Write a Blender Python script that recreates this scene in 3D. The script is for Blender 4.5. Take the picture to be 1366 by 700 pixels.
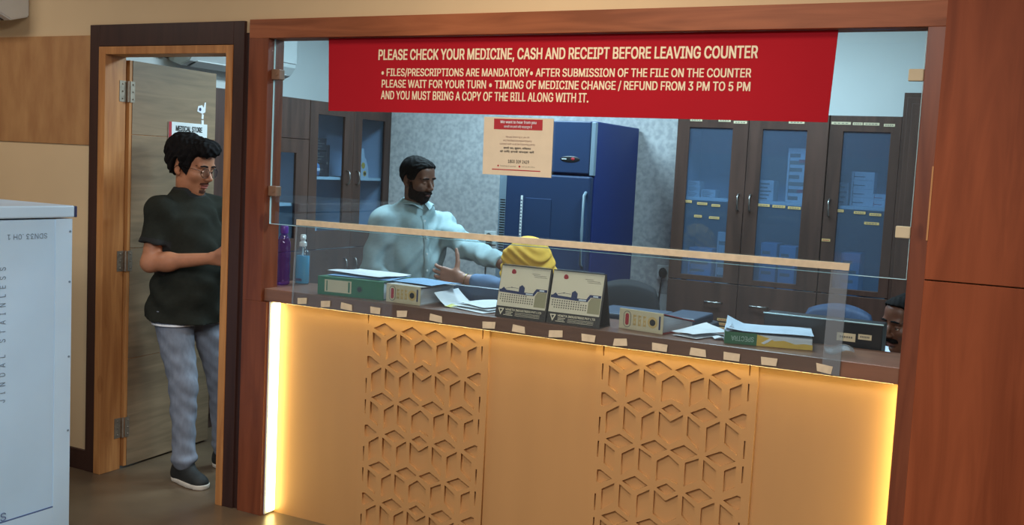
import bpy, bmesh, math, random
import numpy as np
from mathutils import Matrix, Vector, Euler, noise

for o in list(bpy.data.objects):
    bpy.data.objects.remove(o, do_unlink=True)
SC = bpy.context.scene
COL = SC.collection
PI = math.pi

# ------------------------------------------------------------------ camera
CR = ((0.8850028, 0.0857419, -0.4576225), (0.4628931, -0.0564831, 0.8846127), (0.0500005, -0.994715, -0.089677))
CAM_H = 1.58
cam_d = bpy.data.cameras.new('camera')
cam_d.sensor_width = 36.0
cam_d.lens = 36.0 * 1377.0 / 1366.0
cam_d.clip_start = 0.05
cam = bpy.data.objects.new('camera', cam_d)
COL.objects.link(cam)
cam.matrix_world = Matrix(((CR[0][0], -CR[0][1], -CR[0][2], 0.0),
                           (CR[1][0], -CR[1][1], -CR[1][2], -3.4790),
                           (CR[2][0], -CR[2][1], -CR[2][2], CAM_H),
                           (0, 0, 0, 1)))
SC.camera = cam

# ------------------------------------------------------------------ world, light, exposure
world = bpy.data.worlds.new('world')
SC.world = world
world.use_nodes = True
world.node_tree.nodes['Background'].inputs[0].default_value = (0.6, 0.65, 0.7, 1)
world.node_tree.nodes['Background'].inputs[1].default_value = 0.05
SC.view_settings.view_transform = 'Standard'
SC.view_settings.look = 'None'
SC.view_settings.gamma = 1.0
SC.view_settings.exposure = 0.08
SC.view_settings.use_curve_mapping = False
SC.cycles.max_bounces = 10
SC.cycles.transparent_max_bounces = 24
SC.cycles.caustics_reflective = False
SC.cycles.caustics_refractive = False

def area(name, loc, rot, sx, sy, power, col):
    d = bpy.data.lights.new(name, 'AREA')
    d.shape = 'RECTANGLE'; d.size = sx; d.size_y = sy
    d.energy = power; d.color = col
    o = bpy.data.objects.new(name, d)
    o.location = loc; o.rotation_euler = rot
    COL.objects.link(o)
    return o
WARM = (1.0, 0.80, 0.56)
COOL = (0.64, 0.88, 1.0)
# warm waiting-side downlight with added unseen fills, then cool pharmacy lamps
area('waiting_lamp_and_fill', (-1.6, -1.10, 2.86), (0, 0, 0), 0.5, 0.5, 22, (1.0, 0.86, 0.68))
area('waiting_lamp_and_fill', (-1.3, -3.1, 2.86), (0, 0, 0), 1.4, 1.0, 92, (0.93, 0.96, 1.0))  # added fill, unseen: broad soft light on the front wall
area('waiting_lamp_and_fill', (0.5, -3.5, 2.86), (0, 0, 0), 1.0, 0.8, 62, (0.95, 0.97, 1.0))  # added fill from the right, reaching the wall past the steel cabinet
area('waiting_lamp_and_fill', (-4.75, -1.35, 2.86), (0, 0, 0), 0.6, 0.6, 16, (1.0, 0.94, 0.86))  # added fill, unseen, to brighten the far left wall
area('waiting_lamp_and_fill', (-0.9, -4.6, 2.86), (0, 0, 0), 1.0, 0.6, 50, WARM)  # added fill, set far back for flatter light on the calendars
area('pharmacy_lamp', (-1.40, 1.35, 2.66), (0, 0, 0), 0.6, 0.6, 46, COOL)
area('pharmacy_lamp', (-2.95, 1.50, 2.66), (0, 0, 0), 0.6, 0.6, 58, COOL)

# ------------------------------------------------------------------ materials
def lin(c):
    return tuple(((v / 255.0) / 12.92 if v <= 10.3 else (((v / 255.0) + 0.055) / 1.055) ** 2.4) for v in c) + (1.0,)
MATS = {}
def base_mat(name):
    m = bpy.data.materials.new(name); m.use_nodes = True
    nt = m.node_tree
    return m, nt, nt.nodes['Principled BSDF']
def mat(name, col, rough=0.5, var=0.08, scale=8.0, stretch=(1, 1, 1), metal=0.0, bump=0.0, spec=0.5, col2=None, detail=4.0, lo=0.3, hi=0.7, coat=0.0, sheen=0.0):
    """plain surface whose colour drifts a little with noise"""
    m, nt, b = base_mat(name)
    tc = nt.nodes.new('ShaderNodeTexCoord'); mp = nt.nodes.new('ShaderNodeMapping')
    mp.inputs['Scale'].default_value = stretch
    nz = nt.nodes.new('ShaderNodeTexNoise'); nz.inputs['Scale'].default_value = scale; nz.inputs['Detail'].default_value = detail
    rp = nt.nodes.new('ShaderNodeValToRGB')
    a = lin(col)
    c2 = lin(col2) if col2 else tuple(max(0.0, v * (1 - 2 * var)) for v in a[:3]) + (1,)
    rp.color_ramp.elements[0].color = c2; rp.color_ramp.elements[0].position = lo
    rp.color_ramp.elements[1].color = a if col2 else tuple(min(1.0, v * (1 + var)) for v in a[:3]) + (1,)
    rp.color_ramp.elements[1].position = hi
    nt.links.new(tc.outputs['Object'], mp.inputs['Vector']); nt.links.new(mp.outputs['Vector'], nz.inputs['Vector'])
    nt.links.new(nz.outputs['Fac'], rp.inputs['Fac']); nt.links.new(rp.outputs['Color'], b.inputs['Base Color'])
    b.inputs['Roughness'].default_value = rough; b.inputs['Metallic'].default_value = metal
    b.inputs['Specular IOR Level'].default_value = spec
    b.inputs['Coat Weight'].default_value = coat
    b.inputs['Sheen Weight'].default_value = sheen
    if bump:
        bp = nt.nodes.new('ShaderNodeBump'); bp.inputs['Strength'].default_value = bump; bp.inputs['Distance'].default_value = 0.01
        nt.links.new(nz.outputs['Fac'], bp.inputs['Height']); nt.links.new(bp.outputs['Normal'], b.inputs['Normal'])
    MATS[name] = m
    return m
def wood(name, col, col2, axis='Z', rough=0.4, scale=5.0, knots=False, coat=0.0, spec=0.4):
    m, nt, b = base_mat(name)
    tc = nt.nodes.new('ShaderNodeTexCoord'); mp = nt.nodes.new('ShaderNodeMapping')
    st = [1.0, 1.0, 1.0]; st['XYZ'.index(axis)] = 0.09
    mp.inputs['Scale'].default_value = st
    n1 = nt.nodes.new('ShaderNodeTexNoise'); n1.inputs['Scale'].default_value = scale * 5; n1.inputs['Detail'].default_value = 7; n1.inputs['Distortion'].default_value = 1.3
    n2 = nt.nodes.new('ShaderNodeTexNoise'); n2.inputs['Scale'].default_value = scale * 0.9; n2.inputs['Detail'].default_value = 3; n2.inputs['Distortion'].default_value = 2.0
    mx = nt.nodes.new('ShaderNodeMath'); mx.operation = 'MULTIPLY_ADD'; mx.inputs[1].default_value = 0.55
    rp = nt.nodes.new('ShaderNodeValToRGB')
    rp.color_ramp.elements[0].color = lin(col2); rp.color_ramp.elements[0].position = 0.36
    rp.color_ramp.elements[1].color = lin(col); rp.color_ramp.elements[1].position = 0.64
    sc = nt.nodes.new('ShaderNodeMath'); sc.operation = 'MULTIPLY'; sc.inputs[1].default_value = 0.45
    nt.links.new(tc.outputs['Object'], mp.inputs['Vector'])
    nt.links.new(mp.outputs['Vector'], n1.inputs['Vector']); nt.links.new(mp.outputs['Vector'], n2.inputs['Vector'])
    nt.links.new(n2.outputs['Fac'], sc.inputs[0])
    nt.links.new(n1.outputs['Fac'], mx.inputs[0]); nt.links.new(sc.outputs[0], mx.inputs[2])
    last = mx.outputs[0]
    if knots:
        vo = nt.nodes.new('ShaderNodeTexVoronoi'); vo.inputs['Scale'].default_value = 2.6
        mp2 = nt.nodes.new('ShaderNodeMapping'); s2 = [1.6, 1.6, 1.6]; s2['XYZ'.index(axis)] = 0.75; mp2.inputs['Scale'].default_value = s2
        nt.links.new(tc.outputs['Object'], mp2.inputs['Vector']); nt.links.new(mp2.outputs['Vector'], vo.inputs['Vector'])
        kr = nt.nodes.new('ShaderNodeMapRange'); kr.inputs['From Min'].default_value = 0.02; kr.inputs['From Max'].default_value = 0.10
        kr.inputs['To Min'].default_value = 0.45; kr.inputs['To Max'].default_value = 0.0
        nt.links.new(vo.outputs['Distance'], kr.inputs['Value'])
        sb = nt.nodes.new('ShaderNodeMath'); sb.operation = 'SUBTRACT'
        nt.links.new(last, sb.inputs[0]); nt.links.new(kr.outputs[0], sb.inputs[1]); last = sb.outputs[0]
    nt.links.new(last, rp.inputs['Fac']); nt.links.new(rp.outputs['Color'], b.inputs['Base Color'])
    b.inputs['Roughness'].default_value = rough; b.inputs['Coat Weight'].default_value = coat
    b.inputs['Specular IOR Level'].default_value = spec
    MATS[name] = m
    return m
def emit(name, col, strength):
    m, nt, b = base_mat(name)
    b.inputs['Base Color'].default_value = lin(col)
    b.inputs['Emission Color'].default_value = lin(col); b.inputs['Emission Strength'].default_value = strength
    MATS[name] = m
    return m
def glass(name, tint, ior=1.45, rough=0.0, haze=0.0, hazecol=(200, 205, 210)):
    """clear sheet: see-through with Fresnel mirror reflection, optionally with a diffuse haze mixed in"""
    m = bpy.data.materials.new(name); m.use_nodes = True
    nt = m.node_tree; nt.nodes.remove(nt.nodes['Principled BSDF'])
    out = nt.nodes['Material Output']
    tr = nt.nodes.new('ShaderNodeBsdfTransparent'); tr.inputs['Color'].default_value = lin(tint)
    gl = nt.nodes.new('ShaderNodeBsdfGlossy'); gl.inputs['Roughness'].default_value = rough; gl.inputs['Color'].default_value = (1, 1, 1, 1)
    fr = nt.nodes.new('ShaderNodeFresnel'); fr.inputs['IOR'].default_value = ior
    # thin sheet: no total internal reflection on the inner faces
    ge = nt.nodes.new('ShaderNodeNewGeometry')
    iv = nt.nodes.new('ShaderNodeMix'); iv.data_type = 'FLOAT'; iv.inputs['A'].default_value = ior; iv.inputs['B'].default_value = 1.0 / ior
    nt.links.new(ge.outputs['Backfacing'], iv.inputs['Factor']); nt.links.new(iv.outputs['Result'], fr.inputs['IOR'])
    mx = nt.nodes.new('ShaderNodeMixShader')
    last = tr.outputs[0]
    if haze:
        df = nt.nodes.new('ShaderNodeBsdfDiffuse'); df.inputs['Color'].default_value = lin(hazecol)
        nz = nt.nodes.new('ShaderNodeTexNoise'); nz.inputs['Scale'].default_value = 30
        mr = nt.nodes.new('ShaderNodeMapRange'); mr.inputs['To Min'].default_value = haze * 0.6; mr.inputs['To Max'].default_value = haze * 1.4
        nt.links.new(nz.outputs['Fac'], mr.inputs['Value'])
        m2 = nt.nodes.new('ShaderNodeMixShader'); nt.links.new(mr.outputs[0], m2.inputs[0])
        nt.links.new(last, m2.inputs[1]); nt.links.new(df.outputs[0], m2.inputs[2]); last = m2.outputs[0]
    nt.links.new(fr.outputs[0], mx.inputs[0]); nt.links.new(last, mx.inputs[1]); nt.links.new(gl.outputs[0], mx.inputs[2])
    nt.links.new(mx.outputs[0], out.inputs['Surface'])
    MATS[name] = m
    return m

M = MATS
mat('wall_paint', (214, 186, 146), 0.75, 0.02, 3, bump=0.02)
mat('grey_paint', (120, 128, 136), 0.8, 0.02, 3)
mat('ceiling_paint', (226, 222, 212), 0.8, 0.02, 3)
mat('band_paint', (182, 136, 88), 0.6, 0.0, 9, col2=(160, 112, 70), stretch=(1.5, 1.5, 0.5))
mat('wallpaper', (194, 194, 194), 0.8, 0.0, 34, col2=(166, 167, 169), detail=9, lo=0.36, hi=0.64)
mat('white_paint', (222, 228, 228), 0.7, 0.02, 3)
mat('floor_tile', (112, 94, 73), 0.32, 0.0, 2.2, col2=(80, 66, 52), detail=8)
wood('dark_frame', (64, 40, 34), (48, 29, 26), 'Z', 0.45, 4)
wood('worktop_wood', (132, 92, 72), (108, 74, 58), 'X', 0.32, 4, spec=0.5)
wood('red_wood', (132, 72, 46), (96, 48, 31), 'Z', 0.36, 4, knots=True)
wood('red_wood_flat', (170, 102, 68), (128, 74, 48), 'X', 0.45, 4, spec=0.2)
wood('panel_wood', (152, 80, 48), (118, 58, 33), 'Z', 0.5, 2.6, knots=True, spec=0.15)
wood('light_wood', (196, 138, 82), (160, 104, 58), 'Z', 0.5, 5, knots=True)
wood('door_laminate', (142, 120, 94), (112, 94, 73), 'Y', 0.5, 4)
wood('cabinet_wood', (84, 60, 52), (60, 43, 38), 'Z', 0.38, 4)
mat('cabinet_inside', (186, 200, 216), 0.6, 0.03, 4)
mat('shelf_white', (206, 224, 224), 0.5, 0.02, 4)
mat('cream_laminate', (184, 138, 88), 0.45, 0.03, 3, stretch=(2, 2, 0.4))
mat('red_vinyl', (172, 26, 38), 0.8, 0.03, 2, spec=0.12)
mat('cream_print', (240, 222, 188), 0.5, 0.02, 20)
mat('white_paper', (222, 226, 230), 0.7, 0.03, 20)
mat('cream_paper', (214, 197, 170), 0.7, 0.02, 20)
mat('card_paper', (232, 214, 184), 0.6, 0.02, 20)
mat('masking_tape', (212, 192, 160), 0.7, 0.06, 40)
mat('ink_black', (30, 28, 28), 0.6, 0.02)
mat('ink_red', (168, 36, 46), 0.6, 0.02)
mat('ink_brown', (110, 62, 58), 0.6, 0.02)
mat('ink_navy', (38, 46, 86), 0.6, 0.02)
mat('ink_brown_grey', (92, 80, 68), 0.6, 0.02)
mat('ink_grey', (120, 112, 100), 0.6, 0.02)
mat('ink_olive', (160, 148, 112), 0.6, 0.02)
mat('clip_brown', (134, 102, 80), 0.5, 0.06, 20)
mat('card_dark', (54, 46, 40), 0.5, 0.05)
mat('freezer_blue', (40, 58, 90), 0.35, 0.03, 2, spec=0.35)
mat('freezer_side', (36, 54, 112), 0.5, 0.03, 2, spec=0.2)
mat('freezer_grey', (120, 138, 152), 0.35, 0.03, 4)
mat('steel', (172, 172, 170), 0.3, 0.05, 30, metal=1.0)
mat('hinge_steel', (150, 138, 122), 0.5, 0.1, 60, metal=0.6)
mat('film_white', (170, 204, 232), 0.32, 0.03, 3, coat=0.2)
mat('film_edge', (176, 208, 234), 0.32, 0.03, 3, coat=0.2)
mat('print_grey', (104, 124, 142), 0.6, 0.02)
mat('print_blue', (74, 96, 140), 0.6, 0.02)
mat('black_plastic', (26, 27, 30), 0.4, 0.05, 20)
mat('dark_plastic', (48, 54, 64), 0.45, 0.05, 20)
mat('slate_plastic', (60, 74, 96), 0.4, 0.05, 20)
mat('white_plastic', (220, 226, 226), 0.4, 0.02, 10)
mat('chair_fabric', (30, 31, 36), 0.8, 0.1, 60)
mat('chair_blue', (44, 66, 98), 0.7, 0.1, 60)
mat('file_green', (38, 104, 66), 0.45, 0.04, 10)
mat('file_red', (186, 62, 58), 0.5, 0.04, 10)
mat('file_grey', (176, 168, 162), 0.6, 0.05, 10)
mat('file_blue', (118, 164, 206), 0.5, 0.04, 10)
mat('label_cream', (206, 190, 156), 0.6, 0.03, 20)
mat('label_gold', (206, 172, 108), 0.6, 0.04, 30)
mat('page_white', (206, 212, 216), 0.8, 0.08, 6, stretch=(1, 1, 60))
mat('sticky_yellow', (212, 204, 84), 0.6, 0.03, 10)
mat('ream_green', (46, 102, 66), 0.5, 0.04, 10)
mat('ream_yellow', (216, 176, 72), 0.5, 0.05, 10)
mat('file_pale', (196, 214, 232), 0.6, 0.05, 14)
mat('ream_lettering', (150, 180, 160), 0.5, 0.02)
mat('box_white', (196, 208, 212), 0.6, 0.04, 10)
mat('box_blue', (110, 150, 190), 0.6, 0.04, 10)
mat('book_black', (36, 38, 46), 0.5, 0.06, 10)
mat('rubber_black', (18, 18, 20), 0.7, 0.05, 30)
emit('led_warm', (255, 232, 150), 12.0)
emit('led_hidden', (255, 236, 160), 16.0)
glass('pane_glass', (244, 250, 252), 1.5)
glass('guard_acrylic', (240, 246, 248), 1.45, 0.02, 0.02)
glass('clear_tape', (236, 240, 242), 1.45, 0.12, 0.14)
glass('cabinet_glass', (214, 226, 240), 1.3, 0.0, 0.15, (132, 154, 180))  # blue diffuse haze painted into the panes in place of reflections
glass('cabinet_glass_clear', (228, 236, 244), 1.3)
glass('spectacle_glass', (246, 248, 250), 1.5)
glass('bottle_clear', (226, 240, 246), 1.4, 0.03, 0.05)
glass('bottle_purple', (196, 166, 226), 1.4, 0.03, 0.10, (150, 104, 196))
def edge_glass():
    m, nt, b = base_mat('glass_edge')
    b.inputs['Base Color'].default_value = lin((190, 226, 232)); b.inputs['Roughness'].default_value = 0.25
    MATS['glass_edge'] = m
edge_glass()
mat('gel_blue', (44, 164, 204), 0.2, 0.03, 5, coat=0.4)
mat('purple_plastic', (84, 44, 140), 0.35, 0.03, 10)

# ------------------------------------------------------------------ builders
def new_bm():
    return bmesh.new()
def merge(bm, tmp, mtx=None, mi=0):
    if mtx is not None:
        bmesh.ops.transform(tmp, matrix=mtx, verts=tmp.verts)
    me = bpy.data.meshes.new('t'); 
    for f in tmp.faces: f.material_index = mi
    tmp.to_mesh(me); tmp.free()
    n = len(bm.faces)
    bm.from_mesh(me); bpy.data.meshes.remove(me)
def box(bm, x0, x1, y0, y1, z0, z1, bev=0.0, mtx=None, mi=0, seg=2):
    t = bmesh.new()
    bmesh.ops.create_cube(t, size=1.0)
    bmesh.ops.transform(t, matrix=Matrix.Translation(((x0 + x1) / 2, (y0 + y1) / 2, (z0 + z1) / 2)) @ Matrix.Diagonal((abs(x1 - x0), abs(y1 - y0), abs(z1 - z0), 1)), verts=t.verts)
    if bev > 0:
        bev = min(bev, 0.49 * min(abs(x1 - x0), abs(y1 - y0), abs(z1 - z0)))
        bmesh.ops.bevel(t, geom=t.edges[:], offset=bev, segments=seg, affect='EDGES', profile=0.5)
    merge(bm, t, mtx, mi)
    return bm
def cyl(bm, p0, p1, r0, r1=None, seg=20, mi=0, caps=True):
    p0 = Vector(p0); p1 = Vector(p1); r1 = r0 if r1 is None else r1
    d = p1 - p0
    t = bmesh.new()
    bmesh.ops.create_cone(t, cap_ends=caps, segments=seg, radius1=r0, radius2=r1, depth=d.length)
    q = d.to_track_quat('Z', 'Y')
    merge(bm, t, Matrix.Translation((p0 + p1) / 2) @ q.to_matrix().to_4x4(), mi)
    return bm
def sphere(bm, c, r, seg=16, sc=(1, 1, 1), mi=0, rot=None):
    t = bmesh.new()
    bmesh.ops.create_uvsphere(t, u_segments=seg, v_segments=max(6, seg // 2 + 2), radius=r)
    m = Matrix.Translation(c)
    if rot is not None: m = m @ rot
    merge(bm, t, m @ Matrix.Diagonal((sc[0], sc[1], sc[2], 1)), mi)
    return bm
def tube(bm, pts, r, seg=10, mi=0, radii=None):
    """round tube along a polyline"""
    pts = [Vector(p) for p in pts]
    t = bmesh.new(); rings = []
    up = Vector((0, 0, 1))
    for i, p in enumerate(pts):
        d = (pts[min(i + 1, len(pts) - 1)] - pts[max(i - 1, 0)]).normalized()
        a = d.cross(up)
        if a.length < 1e-3: a = d.cross(Vector((1, 0, 0)))
        a.normalize(); b = d.cross(a).normalized()
        rr = radii[i] if radii else r
        rings.append([t.verts.new(p + rr * (math.cos(2 * PI * k / seg) * a + math.sin(2 * PI * k / seg) * b)) for k in range(seg)])
    for i in range(len(rings) - 1):
        for k in range(seg):
            t.faces.new((rings[i][k], rings[i][(k + 1) % seg], rings[i + 1][(k + 1) % seg], rings[i + 1][k]))
    t.faces.new(rings[0][::-1]); t.faces.new(rings[-1])
    bmesh.ops.recalc_face_normals(t, faces=t.faces)
    merge(bm, t, None, mi)
    return bm
def lathe(bm, prof, c, seg=24, sc=(1, 1), mi=0):
    """profile [(r,z)] turned about a vertical axis through c"""
    t = bmesh.new(); rings = []
    for r, z in prof:
        rings.append([t.verts.new((c[0] + sc[0] * r * math.cos(2 * PI * k / seg), c[1] + sc[1] * r * math.sin(2 * PI * k / seg), c[2] + z)) for k in range(seg)])
    for i in range(len(rings) - 1):
        for k in range(seg):
            t.faces.new((rings[i][k], rings[i][(k + 1) % seg], rings[i + 1][(k + 1) % seg], rings[i + 1][k]))
    t.faces.new(rings[0][::-1]); t.faces.new(rings[-1])
    bmesh.ops.recalc_face_normals(t, faces=t.faces)
    merge(bm, t, None, mi)
    return bm
def prism(bm, pts, a, b, axis='Y', mi=0, mtx=None):
    """polygon [(u,v)] extruded from a to b; axis Y: u=x v=z, axis X: u=y v=z, axis Z: u=x v=y"""
    def P(u, v, w):
        return {'Y': (u, w, v), 'X': (w, u, v), 'Z': (u, v, w)}[axis]
    t = bmesh.new()
    va = [t.verts.new(P(u, v, a)) for u, v in pts]; vb = [t.verts.new(P(u, v, b)) for u, v in pts]
    n = len(pts)
    t.faces.new(va); t.faces.new(vb[::-1])
    for i in range(n):
        t.faces.new((va[i], vb[i], vb[(i + 1) % n], va[(i + 1) % n]))
    bmesh.ops.recalc_face_normals(t, faces=t.faces)
    merge(bm, t, mtx, mi)
    return bm
def thing(name, label, cat, loc=(0, 0, 0), rz=0.0, group=None):
    o = bpy.data.objects.new(name, None); COL.objects.link(o)
    o.location = loc; o.rotation_euler = (0, 0, rz); o.empty_display_size = 0.05
    o['label'] = label; o['category'] = cat
    if group: o['group'] = group
    return o
def tag(o, label, cat, group=None):
    o['label'] = label; o['category'] = cat
    if group: o['group'] = group
    return o
def rootm(o):
    m = Matrix.Identity(4)
    while o is not None:
        m = (Matrix.Translation(o.location) @ o.rotation_euler.to_matrix().to_4x4()) @ m
        o = o.parent
    return m
def obj(name, bm, mats, parent=None, local=False, smooth=False, label=None):
    """bm in world coordinates (or in the parent's own, with local) -> ONE mesh object"""
    if not isinstance(mats, (list, tuple)): mats = [mats]
    origin = None
    me = bpy.data.meshes.new(name)
    if parent is not None and not local:
        bmesh.ops.transform(bm, matrix=rootm(parent).inverted(), verts=bm.verts)
    o = bpy.data.objects.new(name, me)
    if parent is None:
        xs = [v.co.copy() for v in bm.verts]
        c = Vector(((min(v.x for v in xs) + max(v.x for v in xs)) / 2, (min(v.y for v in xs) + max(v.y for v in xs)) / 2, min(v.z for v in xs)))
        bmesh.ops.translate(bm, vec=-c, verts=bm.verts); o.location = c
    bm.to_mesh(me); bm.free()
    for x in mats: me.materials.append(M[x] if isinstance(x, str) else x)
    if smooth:
        for p in me.polygons: p.use_smooth = True
        if smooth == 'auto':
            me.set_sharp_from_angle(angle=math.radians(40))
    COL.objects.link(o)
    if parent is not None: o.parent = parent
    if label: o['label'] = label
    return o
def struct(name, bm, mats, parent=None):
    o = obj(name, bm, mats, parent)
    if parent is None: o['kind'] = 'structure'
    return o
def sempty(name, loc=(0, 0, 0)):
    o = bpy.data.objects.new(name, None); COL.objects.link(o); o.location = loc; o['kind'] = 'structure'; o.empty_display_size = 0.05
    return o
def B(*a, **k):
    return box(bmesh.new(), *a, **k)
try:        # the sans face that ships with Blender, else its built-in one
    SANS = bpy.data.fonts.load(bpy.utils.system_resource('DATAFILES') + '/fonts/Inter.woff2')
except Exception:
    SANS = None
def fill_outlines(to):
    """flat letters: every outline triangulated, kept where its winding number is not zero"""
    from mathutils import geometry
    cv = to.to_curve(bpy.context.evaluated_depsgraph_get())
    vs, es = [], []
    for s in cv.splines:
        pts = []
        if s.type == 'BEZIER':
            b = s.bezier_points; n = len(b)
            for i in range(n):
                p, q = b[i], b[(i + 1) % n]
                straight = (p.handle_right - p.co).cross(q.co - p.co).length < 1e-7 and (q.handle_left - q.co).cross(q.co - p.co).length < 1e-7
                pts += [p.co.copy()] if straight else geometry.interpolate_bezier(p.co, p.handle_right, q.handle_left, q.co, 5)[:-1]
        else:
            pts = [Vector(p.co[:3]) for p in s.points]
        k = len(vs); m = len(pts)
        if m < 3: continue
        vs += [Vector((p[0], p[1])) for p in pts]; es += [(k + i, k + (i + 1) % m) for i in range(m)]
    to.to_curve_clear()
    me = bpy.data.meshes.new('t')
    if not vs: return me
    ov, oe, of, _, _, _ = geometry.delaunay_2d_cdt(vs, es, [], 0, 1e-6)
    A = np.array([vs[a] for a, b in es]); E = np.array([vs[b] for a, b in es]); V = np.array([v[:] for v in ov]); T = np.array([f for f in of])
    C = V[T].mean(1); keep = []
    for c0 in range(0, len(C), 500):
        c = C[c0:c0 + 500]; ay = A[None, :, 1] - c[:, None, 1]; by = E[None, :, 1] - c[:, None, 1]
        cr = (E[None, :, 0] - A[None, :, 0]) * (c[:, None, 1] - A[None, :, 1]) - (c[:, None, 0] - A[None, :, 0]) * (E[None, :, 1] - A[None, :, 1])
        wn = ((ay <= 0) & (by > 0) & (cr > 0)).sum(1) - ((ay > 0) & (by <= 0) & (cr < 0)).sum(1)
        keep.append(wn != 0)
    T = T[np.concatenate(keep)]
    me.from_pydata([(v[0], v[1], 0) for v in V], [], T.tolist())
    return me
def text_bm(body, x0, x1, z0, z1, y, bold=0.0, thick=0.0006, mtx=None, flip=False, spacing=1.0, bm=None, mi=0):
    """lettering standing in the x-z plane, fitted to a box, facing -y"""
    cu = bpy.data.curves.new('t', 'FONT'); cu.body = body; cu.space_character = spacing
    cu.resolution_u = 4
    if SANS is not None and not any(0x900 <= ord(c) < 0x980 for c in body): cu.font = SANS
    to = bpy.data.objects.new('t', cu); COL.objects.link(to)
    me = fill_outlines(to)
    bpy.data.objects.remove(to); bpy.data.curves.remove(cu)
    t = bmesh.new()
    for n, (k, l) in enumerate(((0, 0),) if bold <= 0 else ((0, 0), (-1, .5), (1, -.5), (-1, -.5), (1, .5))):      # heavier strokes: the flat letters again, a hair to either side
        n0 = len(t.verts); t.from_mesh(me); t.verts.ensure_lookup_table()
        for v in t.verts[n0:]: v.co.x += k * bold; v.co.y += l * bold; v.co.z = n * .0002
    bpy.data.meshes.remove(me)
    if bm is None: bm = bmesh.new()
    if not t.verts:
        t.free(); return bm
    ax = min(v.co.x for v in t.verts); bx = max(v.co.x for v in t.verts)
    ay = min(v.co.y for v in t.verts); by = max(v.co.y for v in t.verts)
    for v in t.verts:
        u = (v.co.x - ax) / (bx - ax); w = (v.co.y - ay) / (by - ay)
        if flip: u = 1 - u; w = 1 - w
        v.co = Vector((x0 + u * (x1 - x0), y - thick - v.co.z, z0 + w * (z1 - z0)))
    merge(bm, t, mtx, mi)
    return bm
# ------------------------------------------------------------------ the setting
YB = 2.68            # back wall of the pharmacy
XL = -4.62           # left wall of the pharmacy
# front wall (waiting side): pieces around the door and the counter opening, 0.10 thick
bm = new_bm()
box(bm, -7.0, -4.10, 0.0, 0.10, 0, 2.9)
box(bm, -4.10, -3.15, 0.0, 0.10, 2.12, 2.9)
box(bm, -3.15, -3.05, 0.0, 0.10, 0, 2.9)
box(bm, -3.05, -0.34, 0.0, 0.10, 2.13, 2.9)
box(bm, -0.34, 2.2, 0.0, 0.10, 0, 2.9)
struct('wall_front', bm, 'wall_paint')
struct('trim_1', B(-7.0, -4.10, -0.006, 0.004, 1.595, 2.113), 'band_paint')
struct('baseboard_front', B(-7.0, -4.10, -0.014, 0.004, 0, 0.10, 0.002), 'dark_frame')
# wood panelling right of the counter
pn = sempty('trim_2', (0, 0, 0))
obj('upper_panel', B(-0.333, 2.2, -0.022, 0.002, 1.3025, 2.9, 0.0015), 'panel_wood', pn)
obj('lower_panel', B(-0.333, 2.2, -0.022, 0.002, 0, 1.2985, 0.0015), 'panel_wood', pn)
obj('edge_chip', B(-0.3375, -0.3325, -0.0235, -0.0, 1.424, 1.655), 'light_wood', pn, label='raw pale edge where the veneer has come off')
# floor and ceilings
struct('floor', B(-7.0, 2.2, -6.5, YB + 0.1, -0.08, 0.0), 'floor_tile')
struct('ceiling', B(-7.0, 2.2, -6.5, 0.1, 2.9, 2.96), 'ceiling_paint')
struct('ceiling_back', B(XL - 0.1, 0.8, 0.0, YB + 0.1, 2.7, 2.76), 'white_paint')
# pharmacy walls
bm = new_bm(); box(bm, XL - 0.1, 0.8, YB, YB + 0.1, 0.85, 1.96); struct('wall_back', bm, 'wallpaper')
bm = new_bm(); box(bm, XL - 0.1, 0.8, YB, YB + 0.1, 1.96, 2.7); box(bm, XL - 0.1, 0.8, YB, YB + 0.1, 0, 0.85); struct('wall_back_plain', bm, 'white_paint')
struct('wall_left', B(XL - 0.1, XL, 0.1, YB, 0, 2.7), 'white_paint')
struct('wall_right', B(0.7, 0.8, 0.1, YB, 0, 2.7), 'white_paint')
# waiting side walls behind the camera
struct('wall_behind', B(-7.0, 2.2, -6.6, -6.5, 0, 2.9), 'grey_paint')
struct('wall_left_outer', B(-7.1, -7.0, -6.5, 0.1, 0, 2.9), 'wall_paint')
struct('wall_right_outer', B(2.2, 2.3, -6.5, 0.1, 0, 2.9), 'panel_wood')

# door: architrave, jamb, leaf
d1 = sempty('door_1', (-3.62, 0, 0))
bm = new_bm()
box(bm, -4.10, -4.036, -0.016, 0.10, 0, 2.16, 0.002)
box(bm, -3.207, -3.146, -0.016, 0.10, 0, 2.16, 0.002)
box(bm, -4.036, -3.207, -0.016, 0.10, 2.06, 2.16, 0.002)
box(bm, -3.1475, -3.112, -0.004, 0.05, 0, 2.11)
obj('architrave', bm, 'dark_frame', d1)
bm = new_bm()
box(bm, -4.036, -3.992, -0.02, 0.105, 0, 2.058, 0.002)
box(bm, -3.245, -3.207, -0.02, 0.105, 0, 2.058, 0.002)
box(bm, -3.992, -3.245, -0.02, 0.105, 2.022, 2.058, 0.002)
obj('door_jamb', bm, 'light_wood', d1)
LA = math.radians(94.0)      # leaf swung into the pharmacy
LM = Matrix.Translation((-3.982, 0.118, 0)) @ Matrix.Rotation(LA, 4, 'Z')
leaf = bmesh.new()
box(leaf, 0.0, 0.625, 0.0, 0.034, 0.012, 2.010, 0.0015, LM)
lf = obj('door_leaf', leaf, 'light_wood', d1)
for k, (za, zb) in enumerate(((0.012, 0.55), (0.553, 1.10), (1.103, 1.655), (1.658, 2.010))):
    fb = bmesh.new(); box(fb, 0.018, 0.625, -0.003, 0.001, za, zb, 0.0006, LM)
    obj('laminate_board', fb, 'door_laminate', lf)
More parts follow.
